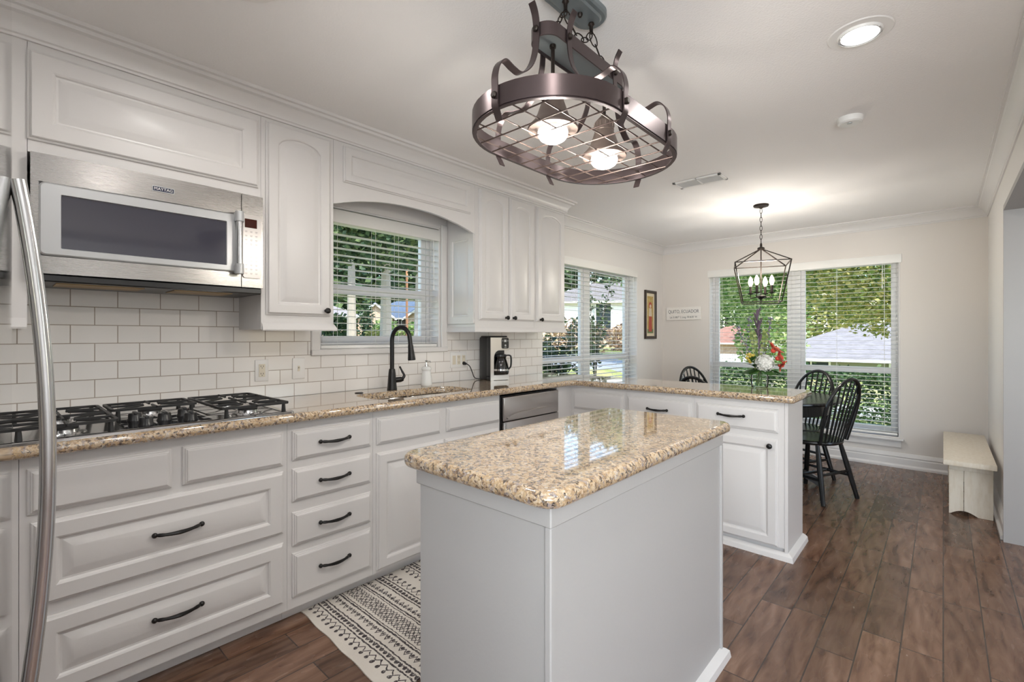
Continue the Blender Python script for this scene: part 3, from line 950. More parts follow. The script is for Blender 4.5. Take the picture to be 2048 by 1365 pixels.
b = MB(); b.lathe([(.012, 0), (.012, .012), (.006, .014), (.005, .03), (.010, .032), (.011, .038), (.004, .042)], (sx_, sy_, 1.055), 14); b.tube([(sx_, sy_, 1.09), (sx_ + .03, sy_ + .008, 1.088), (sx_ + .034, sy_ + .009, 1.080)], .0042, 8); b.build('pump', M['chrome'], c)

# coffee maker
Q = Matrix.Translation((-2.545, 2.60, .9255)) @ Matrix.Rotation(math.radians(-16), 4, 'Z') @ Matrix.Diagonal((.9, .76, 1, 1))
c = thing('coffee_maker', 'black and steel drip coffee maker standing on the corner of the counter', 'coffee maker', (-2.535, 2.575, .9255))
def fq(u, v, n):       # front faces +X in the local frame
    return Q @ Vector((.085 + n, u, v))
b = MB(); b.box(-.115, .02, -.105, .105, 0, .325, .012, M=Q); b.box(.018, .085, -.105, .105, 0, .028, .006, M=Q); b.box(.018, .083, -.105, .105, .232, .325, .008, M=Q); b.box(.018, .083, -.105, -.070, .03, .235, .004, M=Q)
b.box(-.10, .075, -.095, .095, .325, .334, .004, M=Q)
b.build('body', M['plastic'], c)
b = MB()
arch = [(-.104, .0), (-.068, .0), (-.068, .17)]
for k in range(9):
    a = PI - PI / 2 * k / 8
    arch.append((-.008 + .06 * math.cos(a), .17 + .055 * math.sin(a)))
arch += [(.104, .225), (.104, .322), (-.104, .322)]
b.prism(arch, fq, -.004, .004)
b.prism([(-.068, .002), (.104, .002), (.104, .040), (-.068, .040)], fq, -.03, .004)
b.build('front_plate', M['steeld'], c, smooth=0)
b = MB(); b.prism(rrect(.018, .100, .238, .320, .014, 4), fq, .0042, .0075); b.build('control_panel', M['plastic'], c)
b = MB(); b.prism([(.046, .288), (.072, .288), (.072, .305), (.046, .305)], fq, .0076, .0085)
for u in (.030, .088): b.prism([(u - .004, .294), (u + .004, .294), (u + .004, .299), (u - .004, .299)], fq, .0076, .0085)
b.lathe([(.008, 0), (.007, .003), (.001, .003)], fq(.060, .262, .0076), 12, axis=Q.to_3x3() @ Vector((1, 0, 0)))
b.build('display', M['silver'], c)
b = MB(); b.text('on/off', fq, .06, .247, .0077, .010); b.build('lettering', M['silver'], c, smooth=0)
# plug and cord of the coffee maker
b = MB(); p0 = Vector((XW + .012, 2.395, 1.055)); b.lathe([(.013, 0), (.013, .012), (.009, .026), (.005, .034)], p0, 12, axis=(1, .25, -.2))
b.tube(smooth_path([(XW + .045, 2.403, 1.05), (XW + .06, 2.42, 1.03), (XW + .055, 2.45, .985), (XW + .05, 2.475, .945), (XW + .06, 2.50, .9325), (XW + .09, 2.52, .931)], 6), .0035, 8); b.build('power_cord', M['plastic'], c)
c = thing('coffee_carafe', 'empty glass coffee carafe with black handle inside the coffee maker', 'carafe', tuple(Q @ Vector((.078, .015, .042))))
cc = Q @ Vector((.078, .015, .0415))
b = MB(); b.lathe([(.050, 0), (.060, .006), (.064, .025), (.061, .06), (.050, .10), (.041, .125), (.044, .135), (.042, .135), (.039, .125), (.048, .10), (.059, .06), (.062, .025), (.058, .008), (.0, .006)], cc, 28, caps=False); b.build('bowl', M['carafe'], c)
b = MB(); b.lathe([(.044, .134), (.046, .14), (.044, .152), (.02, .158), (.001, .158)], cc, 24); b.build('lid', M['plastic'], c)
b = MB(); b.lathe([(.0605, .030), (.065, .032), (.065, .044), (.0605, .046)], cc, 28, caps=False); b.build('band', M['chrome'], c)
hd = Q.to_3x3() @ Vector((.62, .78, 0)).normalized()
b = MB(); b.ribbon(smooth_path([cc + hd * .042 + Vector((0, 0, .142)), cc + hd * .075 + Vector((0, 0, .147)), cc + hd * .098 + Vector((0, 0, .135)), cc + hd * .098 + Vector((0, 0, .07)), cc + hd * .08 + Vector((0, 0, .045)), cc + hd * .062 + Vector((0, 0, .035))], 5), hd.cross(Vector((0, 0, 1))), .020, .010); b.build('handle', M['plastic'], c)

# outlets
def plate(name, label, y0, y1, z0, z1, cat):
    t = thing(name, label, cat, (XW + .009, (y0 + y1) / 2, (z0 + z1) / 2))
    b = MB(); b.box(XW + .0095, XW + .0155, y0, y1, z0, z1, .003); b.build('plate', M['white'], t)
    return t
def recept(t, yc, zc):
    b = MB(); b.box(XW + .0150, XW + .0175, yc - .016, yc + .016, zc - .034, zc + .034, .003, seg=1); o = b.build('receptacle', M['almond'], t)
    for s_ in (-1, 1):
        d = MB(); z = zc + s_ * .0195
        for u in (-.006, .006): d.box(XW + .0172, XW + .0179, yc + u - .0012, yc + u + .0012, z - .001, z + .007)
        d.lathe([(.0022, 0), (.0022, .0006), (.0001, .0006)], (XW + .0173, yc, z - .006), 8, axis=(1, 0, 0))
        d.build('slot', M['plastic'], o, smooth=0)
t = plate('wall_outlet', 'white plate with an almond double outlet on the tiles right of the cooktop', .934, 1.002, 1.019, 1.134, 'outlet'); recept(t, .968, 1.0765)
t = plate('light_switch', 'white toggle switch plate on the tiles just before the sink window', 1.128, 1.197, 1.019, 1.136, 'light switch')
b = MB(); b.box(XW + .0150, XW + .0172, 1.156, 1.168, 1.062, 1.093, .001, seg=1); b.box(XW + .0165, XW + .028, 1.158, 1.166, 1.078, 1.086, .002, seg=1); b.build('toggle', M['almond'], t)
t = plate('outlet_plate', 'wide plate with a rocker switch and two outlets beside the coffee maker', 2.270, 2.428, 1.022, 1.140, 'outlet')
b = MB(); b.box(XW + .0150, XW + .0185, 2.287, 2.319, 1.048, 1.114, .003, seg=1); b.build('rocker', M['almond'], t)
recept(t, 2.349, 1.081); recept(t, 2.398, 1.081)

# ------------------------------------------------------------------ gas cooktop
c = thing('gas_cooktop', 'stainless gas cooktop with black iron grates and five knobs', 'cooktop', (-2.36, .46, .925))
GY0, GY1, GX0, GX1 = .018, .892, -2.625, -2.085
b = MB()
A = rrect(GX0, GX1, GY0, GY1, .02, 4)
b.loops([[Vector((x, y, .9255)) for x, y in A], [Vector((x, y, .932)) for x, y in A], [Vector((x, y, .936)) for x, y in offset_poly(A, .006)], [Vector((x, y, .936)) for x, y in offset_poly(A, .016)], [Vector((x, y, .929)) for x, y in offset_poly(A, .030)]])
b.build('tray', M['tray'], c)
b = MB(); b.box(-2.36, -2.115, .322, .588, .929, .9335, .002, seg=1); b.build('glass_panel', mat('black_glass', (.01, .01, .012), .04), c)
SEG = [(.035, .300), (.312, .600), (.612, .878)]
def burner(x, y, r):
    b = MB(); b.lathe([(r + .022, .929), (r + .02, .933), (r + .004, .934), (r + .002, .944), (r - .006, .945)], (x, y, 0), 20); o = b.build('burner', M['tray'], c)
    d = MB(); d.lathe([(r, .945), (r, .951), (r - .005, .954), (.001, .9545)], (x, y, 0), 20); d.build('burner_cap', M['iron'], o)
def grate(y0, y1, x0, x1, ctr):
    b = MB(); z = .970; h = .0045
    R = rrect(x0, x1, y0, y1, .018, 4)
    b.loops([[Vector((x, y, z - h)) for x, y in R], [Vector((x, y, z + h)) for x, y in R], [Vector((x, y, z + h)) for x, y in offset_poly(R, .011)], [Vector((x, y, z - h)) for x, y in offset_poly(R, .011)], [Vector((x, y, z - h)) for x, y in R]], cap0=False, cap1=False)
    for (bx_, by_) in ctr:
        dy_ = min(by_ - y0, y1 - by_)
        for sg in (-1, 1):
            b.box(bx_ - .0038, bx_ + .0038, by_ + sg * .024, (y1 if sg > 0 else y0), z - .003, z + .006, .0015, seg=1)
            xe = bx_ + sg * (x1 - x0) / (4 if len(ctr) > 1 else 2)
            b.box(bx_ + sg * .024, xe, by_ - .0038, by_ + .0038, z - .003, z + .006, .0015, seg=1)
            for s2 in (-1, 1):
                p = Vector((bx_ + sg * .030, by_ + s2 * .030, z + .002)); qv = Vector((bx_ + sg * .105, by_ + s2 * (dy_ - .004), z))
                b.tube([p, (p + qv) / 2 + Vector((sg * .012, 0, .002)), qv], .0042, 6)
    if len(ctr) > 1:
        xm = (x0 + x1) / 2
        b.box(xm - .0045, xm + .0045, y0, y1, z - h, z + h, .002, seg=1)
    for xx in (x0 + .012, x1 - .012):
        for yy in (y0 + .022, y1 - .022):
            b.tube([(xx, yy, z - .002), (xx, yy, .936 if abs(xx - GX0) < .02 else .930)], [.007, .010], 6)
    return b.build('grate', M['iron'], c)
for i, (y0, y1) in enumerate(SEG):
    ym = (y0 + y1) / 2
    if i == 1:
        burner(-2.50, ym, .042); grate(y0, y1, -2.605, -2.375, [(-2.49, ym)])
    else:
        for xx in (-2.485, -2.22): burner(xx, ym, .038)
        grate(y0, y1, -2.605, -2.110, [(-2.485, ym), (-2.22, ym)])
for x, y in ((-2.315, .375), (-2.315, .535), (-2.245, .455), (-2.175, .385), (-2.175, .525)):
    b = MB(); b.lathe([(.026, 0), (.025, .004), (.022, .008), (.021, .024), (.019, .028), (.001, .028)], (x, y, .9335), 18); b.box(x - .021, x + .021, y - .006, y + .006, .955, .968, .003)
    b.build('knob', M['plastic'], c)

# ------------------------------------------------------------------ wall cabinets
XU = -2.385
FU = FX(XU)
ZB, ZT = 1.292, 2.31
def carcass_u(root, y0, y1, z0=ZB, z1=ZT):
    b = MB(); b.box(XW + .010, XU, y0 + .0006, y1 - .0006, z0, z1); return b.build('body', M['cab'], root, smooth=0)
def light_rail(root, y0, y1, e0=0, e1=0):
    b = MB(); pr = [(0, 0), (.014, 0), (.016, .006), (.013, .016), (.006, .030), (0, .038)]
    b.loops([[Vector((XU + n, y0 - e0 * n, ZB - .006 + z)) for n, z in pr], [Vector((XU + n, y1 + e1 * n, ZB - .006 + z)) for n, z in pr]])
    return b
c = thing('wall_cabinet', 'white wall cabinet half hidden by the fridge, left of the microwave', 'cabinet', (-2.54, -.2, ZB))
carcass_u(c, -.62, .086); door(FU, -.56, -.03, 1.37, 2.28, c, .05); light_rail(c, -.62, .084).build('light_rail', M['cab'], c, smooth=25)
c = thing('wall_cabinet', 'white cabinet with one wide raised panel door over the microwave', 'cabinet', (-2.54, .46, 1.91))
carcass_u(c, .086, .858, 1.912); door(FU, .085, .845, 1.955, 2.272, c, 0, None, 'door', .07)
c = thing('wall_cabinet', 'white wall cabinet with one arched door between microwave and sink window', 'cabinet', (-2.54, 1.03, ZB))
carcass_u(c, .858, 1.218); door(FU, .878, 1.198, 1.362, 2.285, c, .055, (1.168, 1.390)); light_rail(c, .862, 1.218, 0, 1).build('light_rail', M['cab'], c, smooth=25)
c = thing('window_valance', 'white arched valance board bridging the cabinets over the sink window', 'valance', (-2.4, 1.73, 2.0))
b = MB()
poly = [(1.219, 1.962)]
for k in range(25):
    t_ = k / 24; x = 2 * t_ - 1
    poly.append((1.235 + .990 * t_, 1.966 + .075 * (1 - abs(x) ** 2.2)))
poly += [(2.241, 1.962), (2.241, ZT), (1.219, ZT)]
tri = geometry.tessellate_polygon([[Vector((u, v, 0)) for u, v in poly]])
for n_ in (-.02, 0.0): b.add([FU(u, v, n_) for u, v in poly], [list(x) for x in tri])
b.loops([[FU(u, v, -.02) for u, v in poly], [FU(u, v, 0) for u, v in poly]], cap0=False, cap1=False)
b.box(XW + .01, XU - .02, 1.219, 2.241, ZT - .03, ZT)
b.build('board', M['cab'], c, smooth=20)
b = MB(); b.panel(FU, 1.272, 2.195, 2.088, 2.282, door_profile(.018, .045)); b.build('panel', M['cab'], c, smooth=20)
c = thing('wall_cabinet', 'white wall cabinet with a pair of narrow arched doors over the coffee maker', 'cabinet', (-2.54, 2.56, ZB))
carcass_u(c, 2.242, 2.880); door(FU, 2.276, 2.574, 1.372, 2.285, c, .05, (2.535, 1.392)); door(FU, 2.584, 2.865, 1.372, 2.285, c, .05, (2.616, 1.392))
r_ = light_rail(c, 2.242, 2.880, 1, 0)
pr = [(0, 0), (.014, 0), (.016, .006), (.013, .016), (.006, .030), (0, .038)]
r_.loops([[Vector((XW + .011, 2.242 - n, ZB - .006 + z)) for n, z in pr], [Vector((XU + n, 2.242 - n, ZB - .006 + z)) for n, z in pr]])
r_.build('light_rail', M['cab'], c, smooth=25)
b = MB(); b.panel(lambda u, v, n: Vector((u, 2.242 - n, v)), XW + .03, XU - .004, 1.345, 1.985, [(0, 0, 0), (0, .012, 0), (.05, .012, 0), (.054, .006, 0), (.060, .005, 0), (.080, .012, 0)]); b.build('side_panel', M['cab'], c, smooth=20)
c = thing('wall_cabinet', 'white wall cabinet with a single arched door at the window end of the row', 'cabinet', (-2.54, 3.08, ZB))
carcass_u(c, 2.880, 3.285); door(FU, 2.900, 3.262, 1.372, 2.285, c, .055, (2.935, 1.388)); light_rail(c, 2.880, 3.285, 0, 1).build('light_rail', M['cab'], c, smooth=25)
cp = [(0, .10), (.010, .10), (.012, .092), (.018, .088), (.018, .078), (.030, .052), (.046, .034), (.060, .028), (.064, .016), (.078, .014), (.080, 0), (0, 0)]
b = MB()
b.loops([[Vector((XU + n, -.62, ZC - d)) for n, d in cp], [Vector((XU + n, 3.286 + n, ZC - d)) for n, d in cp]])
b.loops([[Vector((XW + .001, 3.286 + n, ZC - d)) for n, d in cp], [Vector((XU + n, 3.286 + n, ZC - d)) for n, d in cp]])
b.box(XW + .01, XU + .0005, -.62, 3.2855, ZT, ZC)
o = b.build('trim_5', M['trim'], kind='structure', smooth=25)

# ------------------------------------------------------------------ microwave
c = thing('microwave_oven', 'stainless over the range microwave with dark window and side handle', 'microwave', (-2.5, .47, 1.48))
XM = -2.345
FM = FX(XM)
my0, my1, mz0, mz1 = .092, .852, 1.482, 1.905
b = MB(); b.box(XW + .012, XM - .03, my0 + .004, my1 - .004, mz0 + .0, mz1, .003, seg=1); b.build('case', M['steelz'], c)
b = MB(); b.box(XW + .012, XM - .004, my0 + .004, my1 - .004, mz0 - .028, mz0 - .001, .004, seg=1); b.build('vent_base', M['plastic'], c)
b = MB()
for a, e in ((.16, .42), (.52, .74)): b.box(XM - .20, XM - .05, a, e, mz0 - .031, mz0 - .027)
b.build('grease_filter', M['brass'], c, smooth=0)
# curved steel front: full face with rounded ends
def curved(u0, u1, v0, v1, n, bulge, mb, K=16):
    ls = []
    for k in range(K + 1):
        t_ = k / K; u = u0 + (u1 - u0) * t_
        q_ = (u - (my0 + my1) / 2) / ((my1 - my0) / 2)
        nn = n - bulge * q_ * q_
        ls.append([FM(u, v0, nn - .028), FM(u, v0, nn), FM(u, v1, nn), FM(u, v1, nn - .028)])
    mb.loops(ls)
b = MB(); curved(my0, .758, mz1 - .100, mz1 - .001, .012, .012, b); curved(my0, .758, mz0, mz0 + .062, .012, .012, b); curved(my0, .112, mz0 + .062, mz1 - .100, .012, .012, b)
b.build('front', M['steel'], c, smooth=30)
b = MB()
A = rrect(.112, .745, 1.546, 1.803, .018, 5)
B_ = rrect(.168, .699, 1.572, 1.766, .004, 5)
bl = [[FM(u, v, -.02) for u, v in A], [FM(u, v, .010) for u, v in A], [FM(u, v, .014) for u, v in offset_poly(A, .005)], [FM(u, v, .014) for u, v in B_], [FM(u, v, .006) for u, v in offset_poly(B_, .002)]]
b.loops(bl, cap0=False, cap1=False); b.build('door', M['silver'], c)
mw = mat('microwave_window', (.055, .055, .075), .07, 0, .7)
b = MB(); b.prism(B_, FM, .001, .007); b.build('window', mw, c, smooth=0)
b = MB(); curved(.761, my1, mz0, mz1 - .001, .011, .010, b); b.build('control_side', M['steel'], c, smooth=30)
b = MB(); b.prism(rrect(.764, .842, 1.524, 1.812, .012, 4), FM, .003, .012); b.build('control_panel', mat('control_silver', (.55, .52, .50), .25, .3), c)
b = MB(); b.prism([(.771, 1.752), (.822, 1.752), (.822, 1.792), (.771, 1.792)], FM, .0121, .0135); b.build('display', M['screen'], c, smooth=0)
for r_ in range(11):
    if r_ in (4, 5): continue
    for k in range(3):
        z = 1.735 - .019 * r_; u = .777 + .0215 * k
        b = MB(); b.prism([(u - .005, z), (u + .005, z), (u + .005, z + .0018), (u - .005, z + .0018)], FM, .0121, .0126); b.prism([(u - .004, z - .004), (u + .004, z - .004), (u + .004, z - .0024), (u - .004, z - .0024)], FM, .0121, .0126); b.build('key', M['ink'], c, smooth=0)
b = MB()
b.tube([FM(.741, 1.56, .040), FM(.741, 1.80, .040)], .0125, 14)
b.build('handle', M['steelz'], c)
for z0, z1 in ((1.768, 1.812), (1.536, 1.580)):
    b = MB(); b.tube([FM(.741, z0, .040), FM(.741, z1, .040)], .0175, 16); b.box(XM + .008, XM + .038, .726, .756, z0 + .002, z1 - .002, .005); b.build('handle_bracket', M['silver'], c)
b = MB(); b.prism(rrect(.432, .506, 1.840, 1.862, .002, 2), FM, .0112, .0150); bd = b.build('badge', M['silver'], c)
b = MB(); b.prism(rrect(.4345, .5035, 1.8425, 1.8595, .002, 2), FM, .0151, .0156); b.build('badge_face', M['navy'], bd)
b = MB(); b.text('MAYTAG', FM, .469, 1.851, .0161, .0155, .0008); b.build('lettering', M['white'], bd, smooth=0)

# ------------------------------------------------------------------ refrigerator
RF = Matrix.Translation((-1.144, .0235, 0)) @ Matrix.Rotation(math.radians(-1.9), 4, 'Z')
c = thing('refrigerator', 'stainless fridge door edge with long curved bar handle at the frame side', 'refrigerator', (-1.144, .0235, 0))
b = MB(); b.box(.004, .80, -.74, -.07, .03, 1.775, .006, M=RF); b.box(.05, .76, -.70, -.10, .001, .03, M=RF); b.build('body', mat('fridge_case', (.25, .25, .26), .4), c)
b = MB()
def fdoor(z0, z1):
    K = 10; ls = []
    pr = [(.0, -.062), (.0, -.010), (.003, -.004), (.010, 0)] + [(.010 + .78 * k / K, 0) for k in range(1, K + 1)] + [(.797, -.004), (.80, -.010), (.80, -.062)]
    ls = [[RF @ Vector((x, y, z)) for x, y in pr] for z in (z0, z1)]
    b.loops(ls)
fdoor(.62, 1.78); b.build('door', M['fridge'], c, smooth=30)
b = MB(); fdoor(.06, .60); b.build('freezer_drawer', M['fridge'], c, smooth=30)
hp = []
for k in range(25):
    t_ = k / 24; z = 1.505 - t_ * (1.505 - .62)
    hp.append(RF @ Vector((.075, .004 + .037 * math.sin(PI * (.015 + .97 * t_)) ** .85, z)))
b = MB(); b.tube(hp, .0105, 14); b.build('handle', M['steelz'], c)

# ------------------------------------------------------------------ rug
b = MB()
pts = []
random.seed(5)
nx, ny = 24, 60
RX0, RX1, RY0, RY1 = -2.168, -1.42, .952, 2.60
for i in range(nx + 1):
    for j in range(ny + 1):
        x = RX0 + (RX1 - RX0) * i / nx; y = RY0 + (RY1 - RY0) * j / ny
        y += .0022 * math.sin(i * .9) * (1 if j < 3 else .3) - .02 * (i / nx) * (1 - j / ny)
        z = .005 + .0012 * math.sin(i * .8 + j * .31)
        pts.append((x, y, z))
id_ = lambda i, j: i * (ny + 1) + j
b.add(pts, [(id_(i, j), id_(i + 1, j), id_(i + 1, j + 1), id_(i, j + 1)) for i in range(nx) for j in range(ny)])
n0 = len(pts)
b.add([(x, y, .0005) for x, y, z in pts], [(id_(i, j), id_(i, j + 1), id_(i + 1, j + 1), id_(i + 1, j)) for i in range(nx) for j in range(ny)])
rim = [id_(i, 0) for i in range(nx + 1)] + [id_(nx, j) for j in range(1, ny + 1)] + [id_(i, ny) for i in range(nx - 1, -1, -1)] + [id_(0, j) for j in range(ny - 1, 0, -1)]
for a in range(len(rim)):
    p, q_ = rim[a], rim[(a + 1) % len(rim)]
    b.f.append((p, q_, q_ + n0, p + n0)); b.m.append(0)
o = b.build('runner_rug', M['rug'], smooth=60, origin=(RX0, RY0, 0))
tag(o, 'cream woven runner rug with black zigzag bands on the floor by the sink cabinets', 'rug')

# ------------------------------------------------------------------ ceiling things
def downlight(x, y, label):
    t = thing('recessed_light', label, 'ceiling light', (x, y, ZC), 'recessed ceiling lights')
    b = MB(); b.lathe([(.068, -.012), (.072, -.004), (.100, -.004), (.104, -.0005), (.066, -.0005), (.060, -.0008), (.060, -.010)], (x, y, ZC), 36, caps=False); b.build('trim_ring', M['white'], t)
    b = MB(); b.lathe([(.060, -.0015), (.06, -.003), (.001, -.0032)], (x, y, ZC), 28); b.build('lens', M['canglow'], t)
    return t
CANS = [(-.232, 2.20, 'bright round recessed ceiling light near the crown moulding'), (-1.654, .545, 'recessed ceiling light in front of the cabinet over the microwave')]
for x, y, lb in CANS:
    downlight(x, y, lb)
for x, y in [(-.232, 2.20), (-1.654, .545), (-.9, -.9), (-.25, .4), (1.8, .5), (1.8, 3.0), (1.8, -1.0)]:
    light('downlight_and_fill', 'AREA', (x, y, ZC - .02), CAN_POWER, color=(1, .97, .93), shape='DISK', size=.12)
c = thing('smoke_detector', 'small white smoke alarm on the ceiling beyond the recessed light', 'smoke alarm', (-.36, 3.02, ZC))
b = MB(); b.lathe([(.058, 0), (.058, -.012), (.054, -.026), (.046, -.032), (.0, -.033)], (-.36, 3.02, ZC - .0005), 28); b.build('body', M['white'], c)
b = MB(); b.lathe([(.012, -.0335), (.011, -.036), (.001, -.036)], (-.36, 3.0, ZC), 12); b.build('test_button', M['silver'], c)
c = thing('air_vent', 'white louvred air vent in the ceiling behind the pendant', 'air vent', (-1.32, 3.50, ZC))
vx0, vx1, vy0, vy1 = -1.495, -1.150, 3.42, 3.585
b = MB()
for a in ((vx0, vx1, vy0, vy0 + .022), (vx0, vx1, vy1 - .022, vy1), (vx0, vx0 + .022, vy0, vy1), (vx1 - .022, vx1, vy0, vy1), ((vx0 + vx1) / 2 - .006, (vx0 + vx1) / 2 + .006, vy0, vy1)):
    b.box(a[0], a[1], a[2], a[3], ZC - .010, ZC - .0005, .002, seg=1)
b.build('frame', M['white'], c)
for k in range(12):
    y = vy0 + .028 + k * .0098
    b = MB(); b.loops([[Vector((x, y, ZC - .0095)), Vector((x, y + .008, ZC - .002)), Vector((x, y + .009, ZC - .003)), Vector((x, y + .001, ZC - .0105))] for x in (vx0 + .022, vx1 - .022)]); b.build('louver', M['white'], c, smooth=0)

# ------------------------------------------------------------------ pot rack pendant
px, py = -.928, 1.371
c = thing('pendant_light', 'bronze oval pot rack pendant with two lit metal shades over the island', 'pendant light', (px, py, ZC))
RZ, RR, RL = 1.905, .25, .168
def band(cx, cy, L, R, z0, z1, th, mb):
    o_ = stadium(cx, cy, L, R); i_ = offset_poly(o_, th)
    mb.loops([[Vector((x, y, z0)) for x, y in o_], [Vector((x, y, z1)) for x, y in o_], [Vector((x, y, z1)) for x, y in i_], [Vector((x, y, z0)) for x, y in i_], [Vector((x, y, z0)) for x, y in o_]], cap0=False, cap1=False)
b = MB(); band(px, py, RL, RR, RZ, RZ + .058, .004, b); band(px, py, RL, RR - .003, RZ - .004, RZ + .002, .012, b); b.build('oval_band', M['bronze'], c)
b = MB()
step = .078
def inside(x, y):
    yy = abs(y - py)
    return math.hypot(x - px, max(0, yy - RL)) < RR - .004
for k in range(-6, 7):
    v_ = (k + .5) * step
    if abs(v_) < RR - .01:                       # wires along the oval
        e_ = RL + math.sqrt((RR - .004) ** 2 - v_ ** 2)
        b.tube([(px + v_, py - e_, RZ + .002), (px + v_, py + e_, RZ + .002)], .0023, 6)
    if abs(v_) < RL + RR - .01:                  # wires across it
        o1 = max(0, abs(v_) - RL); e_ = math.sqrt((RR - .004) ** 2 - o1 ** 2)
        b.tube([(px - e_, py + v_, RZ - .0015), (px + e_, py + v_, RZ - .0015)], .0023, 6)
b.build('wire_grid', M['wire'], c)
# top bar
TZ = 2.190
TL, TR = .190, .050
tcy = py + .004
b = MB(); o_ = stadium(px, tcy, TL, TR, 12)
band(px, tcy, TL, TR, TZ - .004, TZ + .038, .004, b); b.build('top_band', M['bronze'], c)
b = MB(); b.loops([[Vector((x, y, TZ + .006)) for x, y in offset_poly(o_, .004)], [Vector((x, y, TZ + .012)) for x, y in offset_poly(o_, .004)]]); b.build('top_plate', M['pewter'], c)
# six straps: one at each end, two along each side
STR = [((0, -1), (px, tcy - TL - TR), (px, py - RL - RR)), ((0, 1), (px, tcy + TL + TR), (px, py + RL + RR))]
for sx in (-1, 1):
    for sy_ in (-1, 1): STR.append(((sx, 0), (px + sx * TR, py + sy_ * .14), (px + sx * RR, py + sy_ * .145)))
for (ux, uy), (ax_, ay_), (bx_, by_) in STR:
    D = math.hypot(bx_ - ax_, by_ - ay_)
    def sp_(r_, z):
        f_ = r_ / D; return (ax_ + (bx_ - ax_) * f_, ay_ + (by_ - ay_) * f_, z)
    P = [sp_(.026, TZ + .090), sp_(.010, TZ + .062), sp_(.003, TZ + .018), sp_(.010, TZ - .055), sp_(.035, TZ - .112), sp_(.078, TZ - .150), sp_(D * .62, TZ - .150), sp_(D * .82, TZ - .142),
         sp_(D * .96, TZ - .165), sp_(D + .004, RZ + .085), sp_(D + .004, RZ + .050), sp_(D + .004, RZ + .004), sp_(D - .004, RZ - .014), sp_(D - .016, RZ - .036)]
    b = MB(); b.ribbon(smooth_path(P, 5), (-uy, ux, 0), .024, .0035); o = b.build('strap', M['bronze'], c)
    b = MB()
    for (xx, yy, zz), sg in (((*sp_(.003, 0)[:2], TZ + .018), 1), ((*sp_(D + .004, 0)[:2], RZ + .030), 1)):
        b.lathe([(.010, 0), (.010, .007), (.007, .010), (.0, .010)], (xx, yy, zz), 8, axis=(ux, uy, 0)); b.lathe([(.0065, 0), (.0065, .012), (.0, .012)], (xx, yy, zz), 8, axis=(-ux, -uy, 0))
    b.build('bolt', M['bronzed'], o)
LAMPS = [(px, py - 2 * step), (px, py + 2 * step)]
for lx, ly in LAMPS:
    b = MB(); b.tube([(lx, ly, TZ + .008), (lx, ly, 2.07)], .0062, 8); b.lathe([(.010, 0), (.011, .008), (.008, .014)], (lx, ly, TZ - .004), 10); b.build('rod', M['bronzed'], c)
    z0 = 1.922
    b = MB(); b.lathe([(.0795, 0), (.0815, .004), (.079, .010), (.060, .030), (.050, .050), (.038, .085), (.034, .095), (.036, .098), (.034, .102), (.034, .128), (.030, .134), (.022, .142), (.010, .155)], (lx, ly, z0), 28)
    for k in range(14):
        a = 2 * PI * k / 14; b.box(-.003, .003, -.0022, .0022, 0, .018, .001, M=Matrix.Translation((lx + .0345 * math.cos(a), ly + .0345 * math.sin(a), z0 + .107)) @ Matrix.Rotation(a, 4, 'Z'), seg=1)
    o = b.build('shade', M['shade'], c)
    b = MB(); b.lathe([(.078, .001), (.058, .029), (.048, .05), (.036, .083), (.001, .084)], (lx, ly, z0), 28, caps=False); b.build('shade_lining', M['shadein'], o)
    b = MB(); b.lathe([(.018, .060), (.030, .045), (.044, .020), (.049, .004), (.048, -.006), (.041, -.016), (.028, -.024), (.014, -.028), (.0, -.029)], (lx, ly, z0 - .012), 24); b.build('bulb', M['glow'], o)
    light('pendant_lamp', 'POINT', (lx, ly, z0 - .062), BULB_POWER, color=(1, .94, .86), shadow_soft_size=.04)
# canopy and chains
ccx, ccy = -.925, 1.335
b = MB(); A = stadium(ccx, ccy, .085, .062, 14)
b.loops([[Vector((x, y, ZC - .0005)) for x, y in A], [Vector((x, y, ZC - .016)) for x, y in A], [Vector((x, y, ZC - .022)) for x, y in offset_poly(A, .006)], [Vector((x, y, ZC - .022)) for x, y in offset_poly(A, .018)], [Vector((x, y, ZC - .028)) for x, y in offset_poly(A, .024)]]); b.build('canopy', M['pewter'], c)
b = MB()
for yy in (ccy - .055, ccy + .10): b.lathe([(.010, 0), (.012, -.006), (.007, -.012), (.006, -.032), (.008, -.036), (.0, -.037)], (ccx, yy, ZC - .027), 10)
b.lathe([(.009, 0), (.009, -.008), (.005, -.014), (.0, -.015)], (ccx, ccy + .03, ZC - .027), 10)
b.build('hook', M['bronzed'], c)
def chain(mb, path, L, r=.0022, w=.010):
    P = smooth_path(path, 20); d = [0]
    for i in range(1, len(P)): d.append(d[-1] + (P[i] - P[i - 1]).length)
    n = max(2, round(d[-1] / L))
    def at(s_):
        s_ = max(0, min(d[-1], s_))
        for i in range(1, len(P)):
            if d[i] >= s_:
                f = (s_ - d[i - 1]) / max(1e-9, d[i] - d[i - 1]); return P[i - 1].lerp(P[i], f)
        return P[-1]
    for k in range(n):
        a, e = at(d[-1] * k / n), at(d[-1] * (k + 1) / n)
        t_ = (e - a).normalized(); s1 = t_.orthogonal().normalized(); s1 = Matrix.Rotation(PI / 2 * (k % 2) + .4, 3, t_) @ s1
        hl = (e - a).length / 2 * 1.22; m_ = (a + e) / 2
        mb.tube([m_ + t_ * hl * math.cos(q_) + s1 * w * math.sin(q_) for q_ in [2 * PI * j / 12 for j in range(12)]], r, 6, closed=True)
b = MB()
h1, h2 = (ccx, ccy - .055, ZC - .066), (ccx, ccy + .10, ZC - .066)
l1, l2 = (px, tcy - TL * .80, TZ + .068), (px, tcy + TL * .80, TZ + .062)
